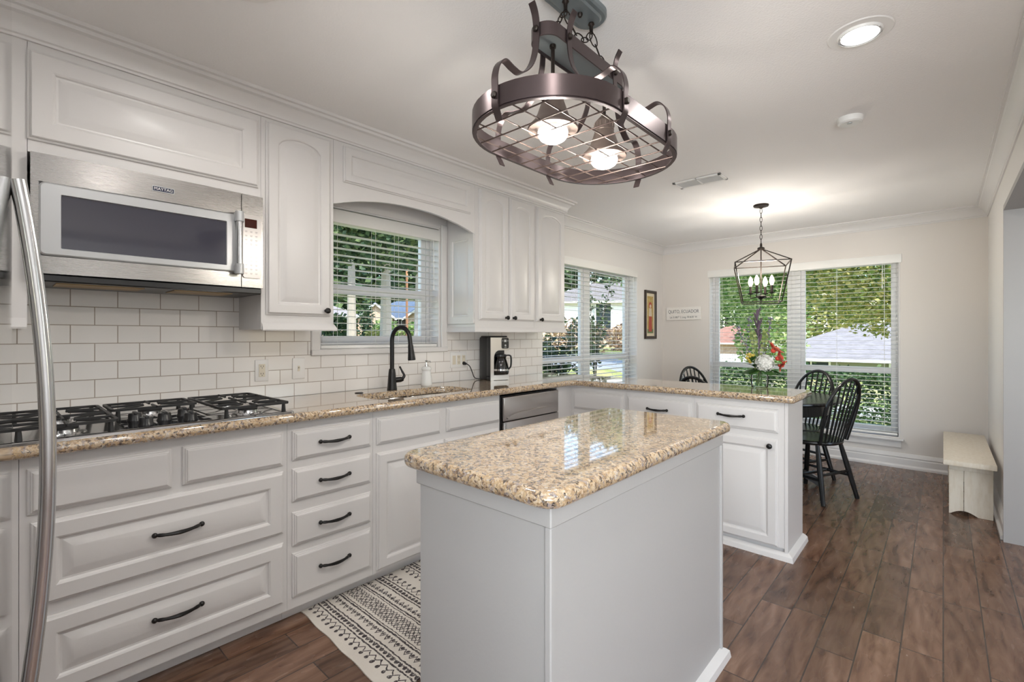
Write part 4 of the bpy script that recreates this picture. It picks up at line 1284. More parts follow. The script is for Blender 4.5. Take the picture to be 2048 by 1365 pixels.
chain(b, [h1, l1], .034); chain(b, [h2, l2], .036); chain(b, [h1, (ccx, ccy - .01, ZC - .105), (ccx, ccy + .05, ZC - .115), h2], .036); b.build('chain', M['bronzed'], c)
b = MB()
for yy, zz in ((tcy - TL * .80, TZ + .062), (tcy + TL * .80, TZ + .056)):
    b.tube(smooth_path([(px, yy - .018, TZ + .012), (px, yy - .018, zz - .018), (px, yy, zz), (px, yy + .018, zz - .018), (px, yy + .018, TZ + .012)], 5), .0045, 8)
b.build('loop', M['bronze'], c)

# ------------------------------------------------------------------ lantern chandelier
hx, hy = -1.173, 4.51
c = thing('lantern_chandelier', 'black open cage lantern with four candle bulbs over the dining table', 'chandelier', (hx, hy, ZC))
b = MB(); b.lathe([(.060, -.0005), (.062, -.006), (.058, -.016), (.02, -.024), (.010, -.032), (.0, -.034)], (hx, hy, ZC), 24); b.build('canopy', M['bronzed'], c)
b = MB(); chain(b, [(hx, hy, ZC - .035), (hx, hy, 2.065)], .036, .0022, .009); b.build('chain', M['bronzed'], c)
b = MB(); b.tube([(hx, hy, 2.07), (hx, hy, 1.60)], .005, 8); b.lathe([(.028, 2.012), (.030, 2.018), (.026, 2.028), (.010, 2.034), (.008, 2.062), (.0, 2.066)], (hx, hy, 0), 16)
b.lathe([(.003, 1.545), (.005, 1.555), (.005, 1.575), (.026, 1.588), (.042, 1.598), (.042, 1.606), (.02, 1.612), (.006, 1.616)], (hx, hy, 0), 18); b.build('stem', M['bronzed'], c)
RT = math.radians(18)
def sq(h, z): return [Vector((hx + h * (sx * math.cos(RT) - sy * math.sin(RT)) , hy + h * (sx * math.sin(RT) + sy * math.cos(RT)), z)) for sx, sy in ((-1, -1), (1, -1), (1, 1), (-1, 1))]
top, bot = sq(.208, 1.885), sq(.145, 1.548)
b = MB()
for i in range(4):
    b.tube([top[i], top[(i + 1) % 4]], .0055, 4); b.tube([bot[i], bot[(i + 1) % 4]], .0055, 4); b.tube([top[i], bot[i]], .0055, 4); b.tube([top[i], Vector((hx, hy, 2.018))], .0055, 4)
b.build('cage', M['bronzed'], c, smooth=0)
for k in range(4):
    a = RT + PI / 4 + PI / 2 * k + .35
    ex, ey = hx + .088 * math.cos(a), hy + .088 * math.sin(a)
    b = MB(); b.tube([(hx, hy, 1.60), (ex, ey, 1.590), (ex, ey, 1.625)], .0042, 6); b.lathe([(.004, 1.622), (.024, 1.630), (.026, 1.635), (.008, 1.634)], (ex, ey, 0), 14); b.tube([(ex, ey, 1.634), (ex, ey, 1.695)], .0105, 10); o = b.build('candle_arm', M['bronzed'], c)
    b = MB(); b.lathe([(.008, 1.695), (.013, 1.706), (.019, 1.722), (.020, 1.736), (.015, 1.756), (.006, 1.776), (.001, 1.782)], (ex, ey, 0), 14); b.build('bulb', M['flame'], o)
    light('candle_lamp', 'POINT', (ex, ey, 1.80), LANTERN_POWER / 4, color=(1, .93, .84), shadow_soft_size=.02)

# ------------------------------------------------------------------ dining table and chairs
tx, ty = -1.17, 4.51
c = thing('dining_table', 'round black pedestal dining table behind the peninsula', 'table', (tx, ty, 0))
b = MB(); b.lathe([(.50, .722), (.572, .724), (.582, .734), (.580, .744), (.572, .750), (.0, .750)], (tx, ty, 0), 64); b.build('tabletop', M['blackwood'], c)
b = MB(); b.lathe([(.50, .722), (.50, .632), (.48, .632), (.48, .722)], (tx, ty, 0), 56, caps=False); b.build('apron', M['blackwood'], c)
b = MB(); b.lathe([(.10, .722), (.10, .69), (.055, .66), (.05, .60), (.065, .52), (.085, .42), (.09, .34), (.07, .28), (.075, .24), (.09, .22), (.09, .14), (.05, .12)], (tx, ty, 0), 28); b.build('pedestal', M['blackwood'], c)
for k in range(4):
    a = .35 + PI / 2 * k
    dr = Vector((math.cos(a), math.sin(a), 0)); b = MB()
    b.ribbon(smooth_path([Vector((tx, ty, .19)) + dr * .06, Vector((tx, ty, .175)) + dr * .17, Vector((tx, ty, .10)) + dr * .32, Vector((tx, ty, .032)) + dr * .44], 5), dr.cross(Vector((0, 0, 1))), .065, .06); b.build('foot', M['blackwood'], c)

def make_chair(label):
    """windsor hoop back chair facing +Y, origin on the floor under the seat"""
    t = thing('windsor_chair', label, 'chair', (0, 0, 0), 'black windsor chairs round the dining table')
    b = MB(); ls = []
    def outline(s_, z):
        pts_ = []
        for k in range(40):
            a = 2 * PI * k / 40
            x = .215 * math.cos(a) * (1.0 + .04 * math.sin(a)); y = .205 * math.sin(a)
            if y > 0: x *= 1 + .10 * (y / .205); y *= 1.0
            e_ = 1.08 if y > 0 else 1.0
            pts_.append(Vector((x * s_ * e_, y * s_, z)))
        return pts_
    ls = [outline(.90, .425), outline(.98, .432), outline(1.0, .442), outline(.985, .452), outline(.94, .456), outline(.7, .450), outline(.35, .446)]
    b.loops(ls); b.build('seat', M['blackwood'], t)
    # hoop
    lean = .25
    def bp(x, h): return Vector((x, -.150 - .022 * (1 - (x / .22) ** 2) - lean * h, .452 + h))
    P = []
    for k in range(33):
        a = PI * k / 32
        x = -.205 * math.cos(a); h = .485 * math.sin(a) ** .62
        wgt = 1.0 + .16 * math.sin(2 * a) ** 2
        xb = x * (1 if h > .30 else .76 + .24 * (h / .30))
        P.append(bp(xb, h))
    b = MB(); b.tube(P, .0125, 10, sx=1.25); b.build('hoop', M['blackwood'], t)
    for k in range(7):
        x = -.118 + .236 * k / 6
        xt = x * 1.28
        # find hoop height above xt
        h = .485 * (max(0.0, 1 - (xt / .205) ** 2)) ** .31
        b = MB(); p0, p1 = bp(x * .92, -.004), bp(xt, h - .004)
        b.tube([p0, p0.lerp(p1, .3), p0.lerp(p1, .6), p1], [.0062, .0085, .0075, .0055], 8); b.build('spindle', M['blackwood'], t)
    feet = {}
    for sx in (-1, 1):
        for sy in (-1, 1):
            p0 = Vector((sx * .135, sy * .125, .436)); p1 = Vector((sx * .205, sy * .205 - .01, .001)); feet[(sx, sy)] = (p0, p1)
            b = MB(); b.tube([p0, p0.lerp(p1, .25), p0.lerp(p1, .55), p0.lerp(p1, .8), p1], [.014, .018, .0195, .017, .0155], 10); b.build('leg', M['blackwood'], t)
    mids = []
    for sx in (-1, 1):
        a_, e_ = feet[(sx, -1)], feet[(sx, 1)]
        p, q_ = a_[0].lerp(a_[1], .60), e_[0].lerp(e_[1], .60)
        b = MB(); b.tube([p, p.lerp(q_, .5), q_], [.009, .013, .009], 8); b.build('stretcher', M['blackwood'], t); mids.append(p.lerp(q_, .5))
    b = MB(); b.tube([mids[0], mids[0].lerp(mids[1], .5), mids[1]], [.009, .0125, .009], 8); b.build('stretcher', M['blackwood'], t)
    b = MB()
    p, q_ = feet[(-1, -1)], feet[(1, -1)]
    p, q_ = p[0].lerp(p[1], .52), q_[0].lerp(q_[1], .52)
    b.tube([p, p.lerp(q_, .5), q_], [.009, .0125, .009], 8); b.build('stretcher', M['blackwood'], t)
    return t
ch = make_chair('black windsor chair nearest the walkway, turned sideways beside the peninsula end')
def place(o, x, y, fx_, fy_):
    o.location = (x, y, 0); o.rotation_euler = (0, 0, math.atan2(-fx_, fy_))
place(ch, -.770, 4.405, -.92, .40)
for x, y, fx_, fy_, lb in ((-.985, 4.86, -.47, -.88, 'black windsor chair on the window side of the table, hoop against the blind'),
                           (-1.66, 4.72, .92, -.40, 'black windsor chair below the wooden sign, only its hoop showing'),
                           (-1.37, 3.95, .25, .97, 'black windsor chair with its hoop just peeking over the peninsula counter')):
    o = dup(ch, (x, y, 0), 0, lb); place(o, x, y, fx_, fy_)

# ------------------------------------------------------------------ bench
c = thing('wooden_bench', 'low worn cream painted plank bench along the wall', 'bench', (.13, 5.07, 0))
b = MB(); b.box(.0, .262, 4.42, 5.72, .372, .408, .005); b.build('seat_plank', M['old'], c)
for y0, y1, n_ in ((4.585, 4.61, -1), (5.52, 5.545, 1)):
    for x0, x1, arch_ in ((.030, .1055, 0), (.1085, .252, 1)):
        b = MB(); poly = []
        cx_ = .107
        poly = [(x0, .3715), (x0, .001)]
        K = 8
        for k in range(K + 1):
            x = x0 + (x1 - x0) * k / K
            d_ = abs(x - cx_) / .07
            poly.append((x, .001 + .030 * max(0, 1 - d_ * d_)))
        poly += [(x1, .001), (x1, .3715)]
        b.prism(poly, FYm(y1), 0, y1 - y0); b.build('leg_board', M['old'], c, smooth=0)
    yy = y0 - .020 if n_ < 0 else y1
    b = MB(); b.box(.030, .252, yy, yy + .0198, .318, .3715, .002, seg=1); b.build('cleat', M['old'], c)
b = MB(); b.box(.036, .056, 4.611, 5.519, .10, .15, .002, seg=1); b.build('rail', M['old'], c)

# ------------------------------------------------------------------ picture and sign
c = thing('framed_picture', 'tall narrow picture of a figure in red, in a dark frame', 'picture', (XW, 5.49, 1.51))
FPc = FX(XW + .001)
A = [(5.343, 1.222), (5.640, 1.222), (5.640, 1.818), (5.343, 1.818)]
b = MB(); pr = [(0, 0), (0, .022), (.010, .026), (.030, .020), (.034, .012), (.034, .004)]
b.loops([[FPc(u, v, n) for u, v in offset_poly(A, i_)] for i_, n in pr], cap0=True, cap1=False); b.build('frame', M['frame'], c, smooth=20)
b = MB(); b.prism(offset_poly(A, .0335), FPc, .002, .006); b.build('mount', M['matb'], c, smooth=0)
b = MB(); Bp = (5.343 + .070, 5.640 - .070, 1.222 + .070, 1.818 - .070)
b.prism([(Bp[0], Bp[2]), (Bp[1], Bp[2]), (Bp[1], Bp[3]), (Bp[0], Bp[3])], FPc, .0061, .007, 0)
uc = (Bp[0] + Bp[1]) / 2
b.prism([(uc - .045, Bp[2] + .02), (uc + .045, Bp[2] + .02), (uc + .038, 1.50), (uc - .038, 1.50)], FPc, .0071, .008, 1)
b.prism([(uc - .040, 1.50), (uc + .040, 1.50), (uc + .030, 1.60), (uc - .030, 1.60)], FPc, .0071, .008, 3)
b.prism([(Bp[0], Bp[2]), (Bp[1], Bp[2]), (Bp[1], Bp[2] + .05), (Bp[0], Bp[2] + .05)], FPc, .0071, .0075, 2)
b.lathe([(.022, 0), (.022, .001), (.001, .001)], FPc(uc, 1.625, .0081), 18, 3, axis=(1, 0, 0)); b.lathe([(.042, 0), (.042, .0005), (.001, .0005)], FPc(uc, 1.635, .0071), 24, 1, axis=(1, 0, 0))
b.build('artwork', [M['art0'], M['artr'], M['artg'], M['artc']], c, smooth=0)
c = thing('wooden_sign', 'whitewashed board lettered QUITO, ECUADOR beside the big window', 'sign', (-2.41, YF, 1.538))
FS = FYm(YF - .001)
b = MB(); b.box(-2.628, -2.188, YF - .019, YF - .001, 1.459, 1.618, .002, seg=1); b.build('board', M['signw'], c)
b = MB(); b.text('QUITO, ECUADOR', FS, -2.408, 1.562, .0186, .058, .0008, wide=.80); b.text('Lat. 0.1807\u00b0 S, Long. 78.4678\u00b0 W', FS, -2.408, 1.492, .0186, .033, .0008, wide=.78); b.build('lettering', M['signink'], c, smooth=0)

# ------------------------------------------------------------------ vase and flowers
vx, vy, vz = -.88, 3.352, .9255
c = thing('glass_vase', 'clear glass jar vase of flowers on the peninsula edge', 'vase', (vx, vy, vz))
b = MB(); b.lathe([(.042, 0), (.048, .004), (.051, .03), (.051, .075), (.044, .10), (.038, .112), (.041, .125), (.038, .125), (.0355, .112), (.041, .10), (.0475, .075), (.0475, .03), (.044, .008), (.0, .006)], (vx, vy, vz), 28, caps=False); b.build('glass', M['vase'], c)
cr = Vector((math.cos(YAW), math.sin(YAW), 0)); cf = Vector((-math.sin(YAW), math.cos(YAW), 0))     # bouquet spreads mostly across the room
def bp_(r_, f_, z): return Vector((vx, vy, 0)) + cr * r_ + cf * f_ + Vector((0, 0, z))
def leaf(mb, base, tip, w, up=Vector((0, 0, 1)), mi=0):
    d = (tip - base); n_ = d.cross(up).normalized() * w
    k = 6; L_, R_ = [], []
    for i in range(k + 1):
        t_ = i / k; s_ = math.sin(PI * min(1, t_ * .9 + .05)) ** .8
        p = base + d * t_ + Vector((0, 0, .25 * d.length * t_ * (1 - t_)))
        L_.append(p + n_ * s_ + Vector((0, 0, .002))); R_.append(p - n_ * s_ + Vector((0, 0, .002)))
    b_ = len(mb.v)
    mb.v += [tuple(p) for p in L_] + [tuple(p) for p in R_]
    for i in range(k): mb.f.append((b_ + i, b_ + i + 1, b_ + k + 2 + i, b_ + k + 1 + i)); mb.m.append(mi)
def stemtube(mb, p, r=.0022, mi=0):
    mb.tube(smooth_path([bp_(random.uniform(-.02, .02), random.uniform(-.02, .02), .95), bp_(random.uniform(-.012, .012), random.uniform(-.012, .012), 1.045), (bp_(0, 0, 1.05) + p) / 2 + Vector((0, 0, .01)), p], 4), r, 6, mi=mi)
random.seed(11)
# hydrangea
t = thing('hydrangea', 'white hydrangea ball in the middle of the bouquet', 'flower', tuple(bp_(0.0, 0, 1.05)), 'flowers in the glass vase')
b = MB(); hc = bp_(.008, -.045, 1.085)
b.sphere(hc, .046, 14, 10)
for k in range(95):
    u_ = random.uniform(-1, 1); a = random.uniform(0, 2 * PI); s_ = math.sqrt(1 - u_ * u_)
    n_ = Vector((s_ * math.cos(a), s_ * math.sin(a), u_)); p = hc + n_ * .052
    x1 = n_.orthogonal().normalized(); y1 = n_.cross(x1)
    for j in range(4):
        q_ = PI / 2 * j + a; d = (x1 * math.cos(q_) + y1 * math.sin(q_)); e_ = (x1 * math.cos(q_ + PI / 2) + y1 * math.sin(q_ + PI / 2))
        b.add([p, p + d * .011 - e_ * .006 + n_ * .003, p + d * .015 + n_ * .004, p + d * .011 + e_ * .006 + n_ * .003], [(0, 1, 2, 3)])
b.build('flower_head', M['petalw'], t, smooth=0)
b = MB(); stemtube(b, hc - Vector((0, 0, .03)), .003); b.build('stem', M['stem'], t)
# coral blooms
for i, (r_, f_, z, sz, lb) in enumerate(((.072, -.03, 1.165, .052, 'upper coral red bloom in the bouquet'), (.105, -.02, 1.115, .052, 'middle coral red bloom beside the hydrangea'), (.125, -.01, 1.070, .042, 'lowest coral red bloom hanging over the vase'))):
    t = thing('coral_bloom', lb, 'flower', tuple(bp_(r_, f_, z)), 'flowers in the glass vase')
    b = MB(); ctr = bp_(r_, f_, z); ax = (cr * .6 + Vector((0, 0, .8 - i * .6)) - cf * .4).normalized()
    x1 = ax.orthogonal().normalized(); y1 = ax.cross(x1)
    for j in range(7):
        a = 2 * PI * j / 7; d = x1 * math.cos(a) + y1 * math.sin(a)
        leaf(b, ctr, ctr + d * sz * 1.15 + ax * sz * .55, sz * .42, ax, j % 2)
    b.sphere(ctr, sz * .3, 8, 6)
    b.build('petals', [M['petalr'], M['petalr2']], t)
    b = MB(); stemtube(b, ctr, .0026); b.build('stem', M['stem'], t)
# tall plum spikes and sprigs
for r_, f_, z, lb in ((-.015, .0, 1.40, 'tall plum coloured leafy spike rising from the bouquet'), (.006, .02, 1.33, 'shorter plum coloured spike in the bouquet')):
    t = thing('plum_spike', lb, 'flower', tuple(bp_(r_, f_, 1.05)), 'flowers in the glass vase')
    b = MB(); tip = bp_(r_, f_, z); stemtube(b, tip, .0028); b.build('stem', M['purple'], t)
    b = MB()
    for k in range(9):
        a = k * 2.4; p = tip + Vector((0, 0, -.16 + .018 * k)); leaf(b, p, p + (cr * math.cos(a) + cf * math.sin(a)) * .030 + Vector((0, 0, .065)), .0085)
    b.build('leaves', M['purple'], t)
for r_, f_, z, lb in ((-.145, .01, 1.32, 'long lilac budded twig leaning out of the bouquet'), (-.06, .03, 1.38, 'lilac budded twig standing in the bouquet'), (.085, .02, 1.37, 'lilac budded twig tilting over the coral blooms')):
    t = thing('budded_twig', lb, 'flower', tuple(bp_(r_ * .3, f_, 1.05)), 'flowers in the glass vase')
    b = MB(); tip = bp_(r_, f_, z); P = smooth_path([bp_(0, 0, .96), bp_(r_ * .1, 0, 1.05), bp_(r_ * .55, f_, 1.05 + (z - 1.05) * .5), tip], 5); b.tube(P, .0018, 5); b.build('stem', M['purple'], t)
    b = MB()
    for p in P[7:]:
        for _ in range(4): b.sphere(p + Vector((random.uniform(-.014, .014), random.uniform(-.014, .014), random.uniform(-.012, .012))), random.uniform(.0035, .006), 6, 4)
    b.build('buds', M['lilac'], t)
for r_, f_, z, lb in ((-.050, -.01, 1.27, 'pale green leafy sprig left of the plum spikes'), (.045, .01, 1.28, 'pale green leafy sprig behind the coral blooms')):
    t = thing('leafy_sprig', lb, 'flower', tuple(bp_(r_ * .3, f_, 1.05)), 'flowers in the glass vase')
    b = MB(); tip = bp_(r_, f_, z); P = smooth_path([bp_(0, 0, .96), bp_(r_ * .3, 0, 1.06), tip], 9); b.tube(P, .0018, 5); b.build('stem', M['stem'], t)
    b = MB()
    for i, p in enumerate(P[7:]):
        for s_ in (-1, 1): leaf(b, p, p + cr * s_ * .026 + cf * .006 * s_ + Vector((0, 0, .008)), .010, cf)
    b.build('leaves', M['sage'], t)
t = thing('foliage_collar', 'broad dark green leaves collared round the mouth of the vase', 'foliage', tuple(bp_(0, 0, 1.05)), 'flowers in the glass vase')
b = MB()
for k in range(15):
    a = k * 2.399; rr_ = .090 + .028 * (k % 3); leaf(b, bp_(0, 0, 1.045), bp_(rr_ * math.cos(a) * 1.05, rr_ * math.sin(a) * .7 - .01, 1.045 + (.035 if k % 2 else -.035)), .038)
b.build('leaves', M['leaffl'], t)
b = MB()
for k in range(7): b.tube([bp_(random.uniform(-.025, .025), random.uniform(-.025, .025), .936), bp_(random.uniform(-.012, .012), random.uniform(-.012, .012), 1.05)], .0024, 6)
b.build('stems', M['stem'], t)
t = thing('yellow_bloom', 'small yellow green bloom cluster on the window wall side of the bouquet', 'flower', tuple(bp_(-.075, -.02, 1.10)), 'flowers in the glass vase')
b = MB()
for k in range(16): b.sphere(bp_(-.075 + random.uniform(-.022, .022), -.025 + random.uniform(-.02, .02), 1.115 + random.uniform(-.03, .03)), random.uniform(.006, .011), 7, 5)
b.build('florets', M['yellow'], t)
b = MB(); stemtube(b, bp_(-.075, -.025, 1.10)); 
for k in range(6): leaf(b, bp_(-.07, -.02, 1.09), bp_(-.07 + .05 * math.cos(k), -.02 + .04 * math.sin(k), 1.10 + .03 * (k % 2)), .016)
b.build('stem', M['leaffl'], t)

# ------------------------------------------------------------------ outdoors
def polar(bearing, dist):
    a = math.radians(bearing)
    return -math.sin(a) * dist, math.cos(a) * dist
def sstep(a, b_, x):
    t_ = max(0, min(1, (x - a) / (b_ - a))); return t_ * t_ * (3 - 2 * t_)
def ground_z(x, y):
    d = math.hypot(x, y); be = math.degrees(math.atan2(-x, y))
    zn = -.25 - .062 * max(0, d - 8)
    zw = .25 + .30 * (1 - math.exp(-d / 10))
    zww = .25 + .92 * (1 - math.exp(-d / 11))
    z = zn + (zw - zn) * sstep(19, 27, be)
    return z + (zww - z) * sstep(40, 54, be)
def leaf_cloud(mb, blobs, n, size, rnd, mi=0, flat=.5):
    vol = [r[0] * r[1] * r[2] for _, r in blobs]; tot = sum(vol)
    for (ctr, rad), v_ in zip(blobs, vol):
        for _ in range(int(n * v_ / tot)):
            u_ = rnd.uniform(-1, 1); a = rnd.uniform(0, 2 * PI); s_ = math.sqrt(1 - u_ * u_); q_ = rnd.uniform(.25, 1) ** .5
            p = Vector((ctr[0] + rad[0] * q_ * s_ * math.cos(a), ctr[1] + rad[1] * q_ * s_ * math.sin(a), ctr[2] + rad[2] * q_ * u_))
            d = Vector((rnd.gauss(0, 1), rnd.gauss(0, 1), rnd.gauss(0, flat))).normalized(); w_ = d.cross(Vector((rnd.gauss(0, 1), rnd.gauss(0, 1), rnd.gauss(0, 1)))).normalized()
            L_ = size * rnd.uniform(.7, 1.4)
            b_ = len(mb.v)
            mb.v += [tuple(p), tuple(p + d * L_ * .5 + w_ * L_ * .28), tuple(p + d * L_), tuple(p + d * L_ * .5 - w_ * L_ * .28)]
            mb.f.append((b_, b_ + 1, b_ + 2, b_ + 3)); mb.m.append(mi)
def tree(name, label, x, y, trunk, blobs, n, size, lm, bm_, seed, lean=(0, 0), limbs=4):
    rnd = random.Random(seed); zg = ground_z(x, y)
    t = thing(name, label, 'tree', (x, y, zg), 'trees outside the windows')
    r, h = trunk
    b = MB(); b.tube([(x, y, zg - .3), (x + lean[0] * .4, y + lean[1] * .4, zg + h * .4), (x + lean[0], y + lean[1], zg + h)], [r * 1.25, r, r * .75], 10)
    for k in range(limbs):
        ctr, rad = blobs[k % len(blobs)]
        b.tube([(x + lean[0] * .9, y + lean[1] * .9, zg + h * .92), ((x + lean[0] + ctr[0]) / 2, (y + lean[1] + ctr[1]) / 2, (zg + h + ctr[2]) / 2), ctr], [r * .5, r * .35, r * .15], 6)
    b.build('trunk', bm_, t)
    b = MB(); leaf_cloud(b, blobs, n, size, rnd); b.build('foliage', lm, t, smooth=0)
    return t
# ground
b = MB(); N = 70; pts = []
for i in range(N + 1):
    for j in range(N + 1):
        x = -95 + 130 * i / N; y = -25 + 130 * j / N
        pts.append((x, y, ground_z(x, y)))
fs = []
for i in range(N):
    for j in range(N):
        q4 = [i * (N + 1) + j, (i + 1) * (N + 1) + j, (i + 1) * (N + 1) + j + 1, i * (N + 1) + j + 1]
        xs = [pts[k][0] for k in q4]; ys = [pts[k][1] for k in q4]
        if max(xs) > XW - 2.2 and min(xs) < XB + 2.2 and max(ys) > YB - 2.2 and min(ys) < YF + 1.2: continue
        fs.append(q4)
b.add(pts, fs); o = b.build('lawn', M['lawn'], kind='structure', smooth=60)
m = MB(); m.box(-60, 40, -20, 60, -.75, -.7); m.build('ground', M['lawn'], kind='structure', smooth=0)
def strip(name, pa, pb, w, mt, up=.03):
    P = []
    for k in range(25):
        x = pa[0] + (pb[0] - pa[0]) * k / 24; y = pa[1] + (pb[1] - pa[1]) * k / 24
        P.append((x, y))
    d = Vector((pb[0] - pa[0], pb[1] - pa[1])).normalized(); n_ = Vector((-d.y, d.x)) * w / 2
    b = MB(); ls = []
    for x, y in P:
        a, e_ = (x + n_.x, y + n_.y), (x - n_.x, y - n_.y)
        za, ze = ground_z(*a) + up, ground_z(*e_) + up
        ls.append([Vector((*a, za)), Vector((*e_, ze)), Vector((*e_, ze - .2)), Vector((*a, za - .2))])
    b.loops(ls); return b.build(name, mt, kind='structure', smooth=30)
strip('street', polar(64, 15), polar(22, 15), 5.5, M['street'], .05)
strip('driveway', polar(12, 16), polar(-4, 13), 3.0, M['concrete'], .06)

def house(name, label, bearing, dist, yawd, w, d, hw, hr, wm, rm, gables=(), wins=(), hip=True, group='houses outside the windows', zoff=0.0, band=None):
    """front faces local -Y; w wide, d deep, hw wall height, hr roof rise"""
    x, y = polar(bearing, dist); zg = ground_z(x, y) + zoff
    t = thing(name, label, 'house', (x, y, zg), group)
    R_ = Matrix.Translation((x, y, zg)) @ Matrix.Rotation(math.radians(yawd), 4, 'Z')
    b = MB(); b.box(-w / 2, w / 2, 0, d, -1, hw, M=R_); b.build('walls', wm, t, smooth=0)
    if band:
        b = MB(); b.box(-w / 2 - .05, w / 2 + .05, -.06, d + .05, -1, band[0], M=R_); b.build('lower_wall', band[1], t, smooth=0)
    e_ = .45; b = MB()
    x0, x1, y0, y1 = -w / 2 - e_, w / 2 + e_, -e_, d + e_
    rx = (y1 - y0) / 2 * .9 if hip else 0
    V = [(x0, y0, hw - .05), (x1, y0, hw - .05), (x1, y1, hw - .05), (x0, y1, hw - .05), (x0 + rx, (y0 + y1) / 2, hw + hr), (x1 - rx, (y0 + y1) / 2, hw + hr)]
    b.add([R_ @ Vector(v) for v in V], [(0, 1, 5, 4), (1, 2, 5), (2, 3, 4, 5), (3, 0, 4), (3, 2, 1, 0)]); b.build('roof', rm, t, smooth=0)
    b = MB(); b.box(x0 - .02, x1 + .02, y0 - .03, y0 + .03, hw - .17, hw - .05, M=R_); b.build('fascia', M['siding'], t, smooth=0)
    for gx, gw, gh, dep in gables:
        b = MB(); gm = R_
        V = [(gx - gw / 2, -dep, 0), (gx + gw / 2, -dep, 0), (gx + gw / 2, -dep, hw), (gx, -dep, hw + gh), (gx - gw / 2, -dep, hw), (gx - gw / 2, d * .5, 0), (gx + gw / 2, d * .5, 0), (gx + gw / 2, d * .5, hw), (gx, d * .5, hw + gh), (gx - gw / 2, d * .5, hw)]
        b.add([gm @ Vector(v) for v in V], [(0, 1, 2, 3, 4), (0, 4, 9, 5), (1, 6, 7, 2), (5, 9, 8, 7, 6)]); g_ = b.build('gable', M['brick'], t, smooth=0)
        b = MB()
        for s_ in (-1, 1):
            o1 = .35; ex = gx + s_ * (gw / 2 + o1); ez = hw - gh * o1 / (gw / 2)
            b.loops([[gm @ Vector((ex, yy, ez)), gm @ Vector((gx, yy, hw + gh)), gm @ Vector((gx, yy, hw + gh + .14)), gm @ Vector((ex, yy, ez + .14))] for yy in (-dep - .3, d * .5)])
        b.build('gable_roof', rm, g_, smooth=0)
        b = MB()
        for s_ in (-1, 1):
            ex = gx + s_ * (gw / 2 + .35); ez = hw - gh * .35 / (gw / 2)
            b.tube([gm @ Vector((ex, -dep - .32, ez)), gm @ Vector((gx, -dep - .32, hw + gh))], .10, 4)
        b.build('rake_board', M['siding'], g_, smooth=0)
    for wx, wz, ww, wh in wins:
        b = MB(); b.box(wx - ww / 2, wx + ww / 2, -.09, .02, wz, wz + wh, M=R_); o = b.build('window', M['dkglass'], t, smooth=0)
        f_ = MB()
        for a in ((wx - ww / 2 - .08, wx - ww / 2, wz, wz + wh), (wx + ww / 2, wx + ww / 2 + .08, wz, wz + wh), (wx - ww / 2 - .08, wx + ww / 2 + .08, wz + wh, wz + wh + .08), (wx - .03, wx + .03, wz, wz + wh)):
            f_.box(a[0], a[1], -.13, -.05, a[2], a[3], M=R_)
        f_.build('window_frame', M['siding'], o, smooth=0)
    return t
house('house', 'brick house with blue grey gabled roof seen through the sink window', 54.5, 44, 54.5, 9.5, 8, 1.75, 1.75, M['brick'], M['roofblue'], [(-2.9, 2.9, 1.1, 1.2), (2.1, 4.8, 1.75, 1.6)], [(-.7, .45, 1.2, 1.1)], True)
house('house', 'low house with pale grey roof at the left edge of the sink window view', 67.5, 36, 66.0, 8.6, 8, 1.6, 1.7, M['brick'], M['roofgrey'], [], [(1.5, .5, 1.8, 1.0)], True)
house('house', 'white sided two tone house beyond the street in the dining window', 29.5, 30, 36, 10, 8, 2.9, 1.5, M['siding'], M['rooftan'], [], [(-1.0, .5, .9, 2.2), (2.6, .4, 1.1, 1.1)], True, band=(1.25, M['brick']))
house('house', 'olive house with wide pale hip roof beyond the hedge', 5.0, 25, 4, 8.6, 8, 1.75, 1.55, M['oliveside'], M['roofgrey'], [], [(-2.2, .35, 1.3, 1.2), (1.2, .35, 1.2, 1.2)], True, zoff=-.15)
house('house', 'distant house with red brown roof behind the white fence', 17.6, 40, 14, 5, 5, 3.0, 1.3, M['brick'], M['roofred'], [], [], True)
# fence
fx0, fy0 = polar(19.5, 27); fx1, fy1 = polar(13.5, 29)
c = thing('picket_fence', 'white board fence far behind the hedge', 'fence', ((fx0 + fx1) / 2, (fy0 + fy1) / 2, ground_z((fx0 + fx1) / 2, (fy0 + fy1) / 2)))
dv = Vector((fx1 - fx0, fy1 - fy0, 0)); Lf = dv.length; dv.normalize(); nv = Vector((-dv.y, dv.x, 0))
for k in range(26):
    p = Vector((fx0, fy0, 0)) + dv * (Lf * k / 25); zg = ground_z(p.x, p.y)
    b = MB(); b.loops([[p + dv * s_ * .07 + nv * q_ for s_, q_ in ((-1, -.02), (1, -.02), (1, .02), (-1, .02))] for _ in (0,)] , cap0=False, cap1=False) if False else None
    hw_ = Lf / 25 / 2 - .012
    b.loops([[Vector((p.x, p.y, zz)) + dv * s_ * hw_ + nv * q_ for s_, q_ in ((-1, -.015), (1, -.015), (1, .015), (-1, .015))] for zz in (zg - .1, zg + 1.75)]); b.build('board', M['fence'], c, smooth=0)
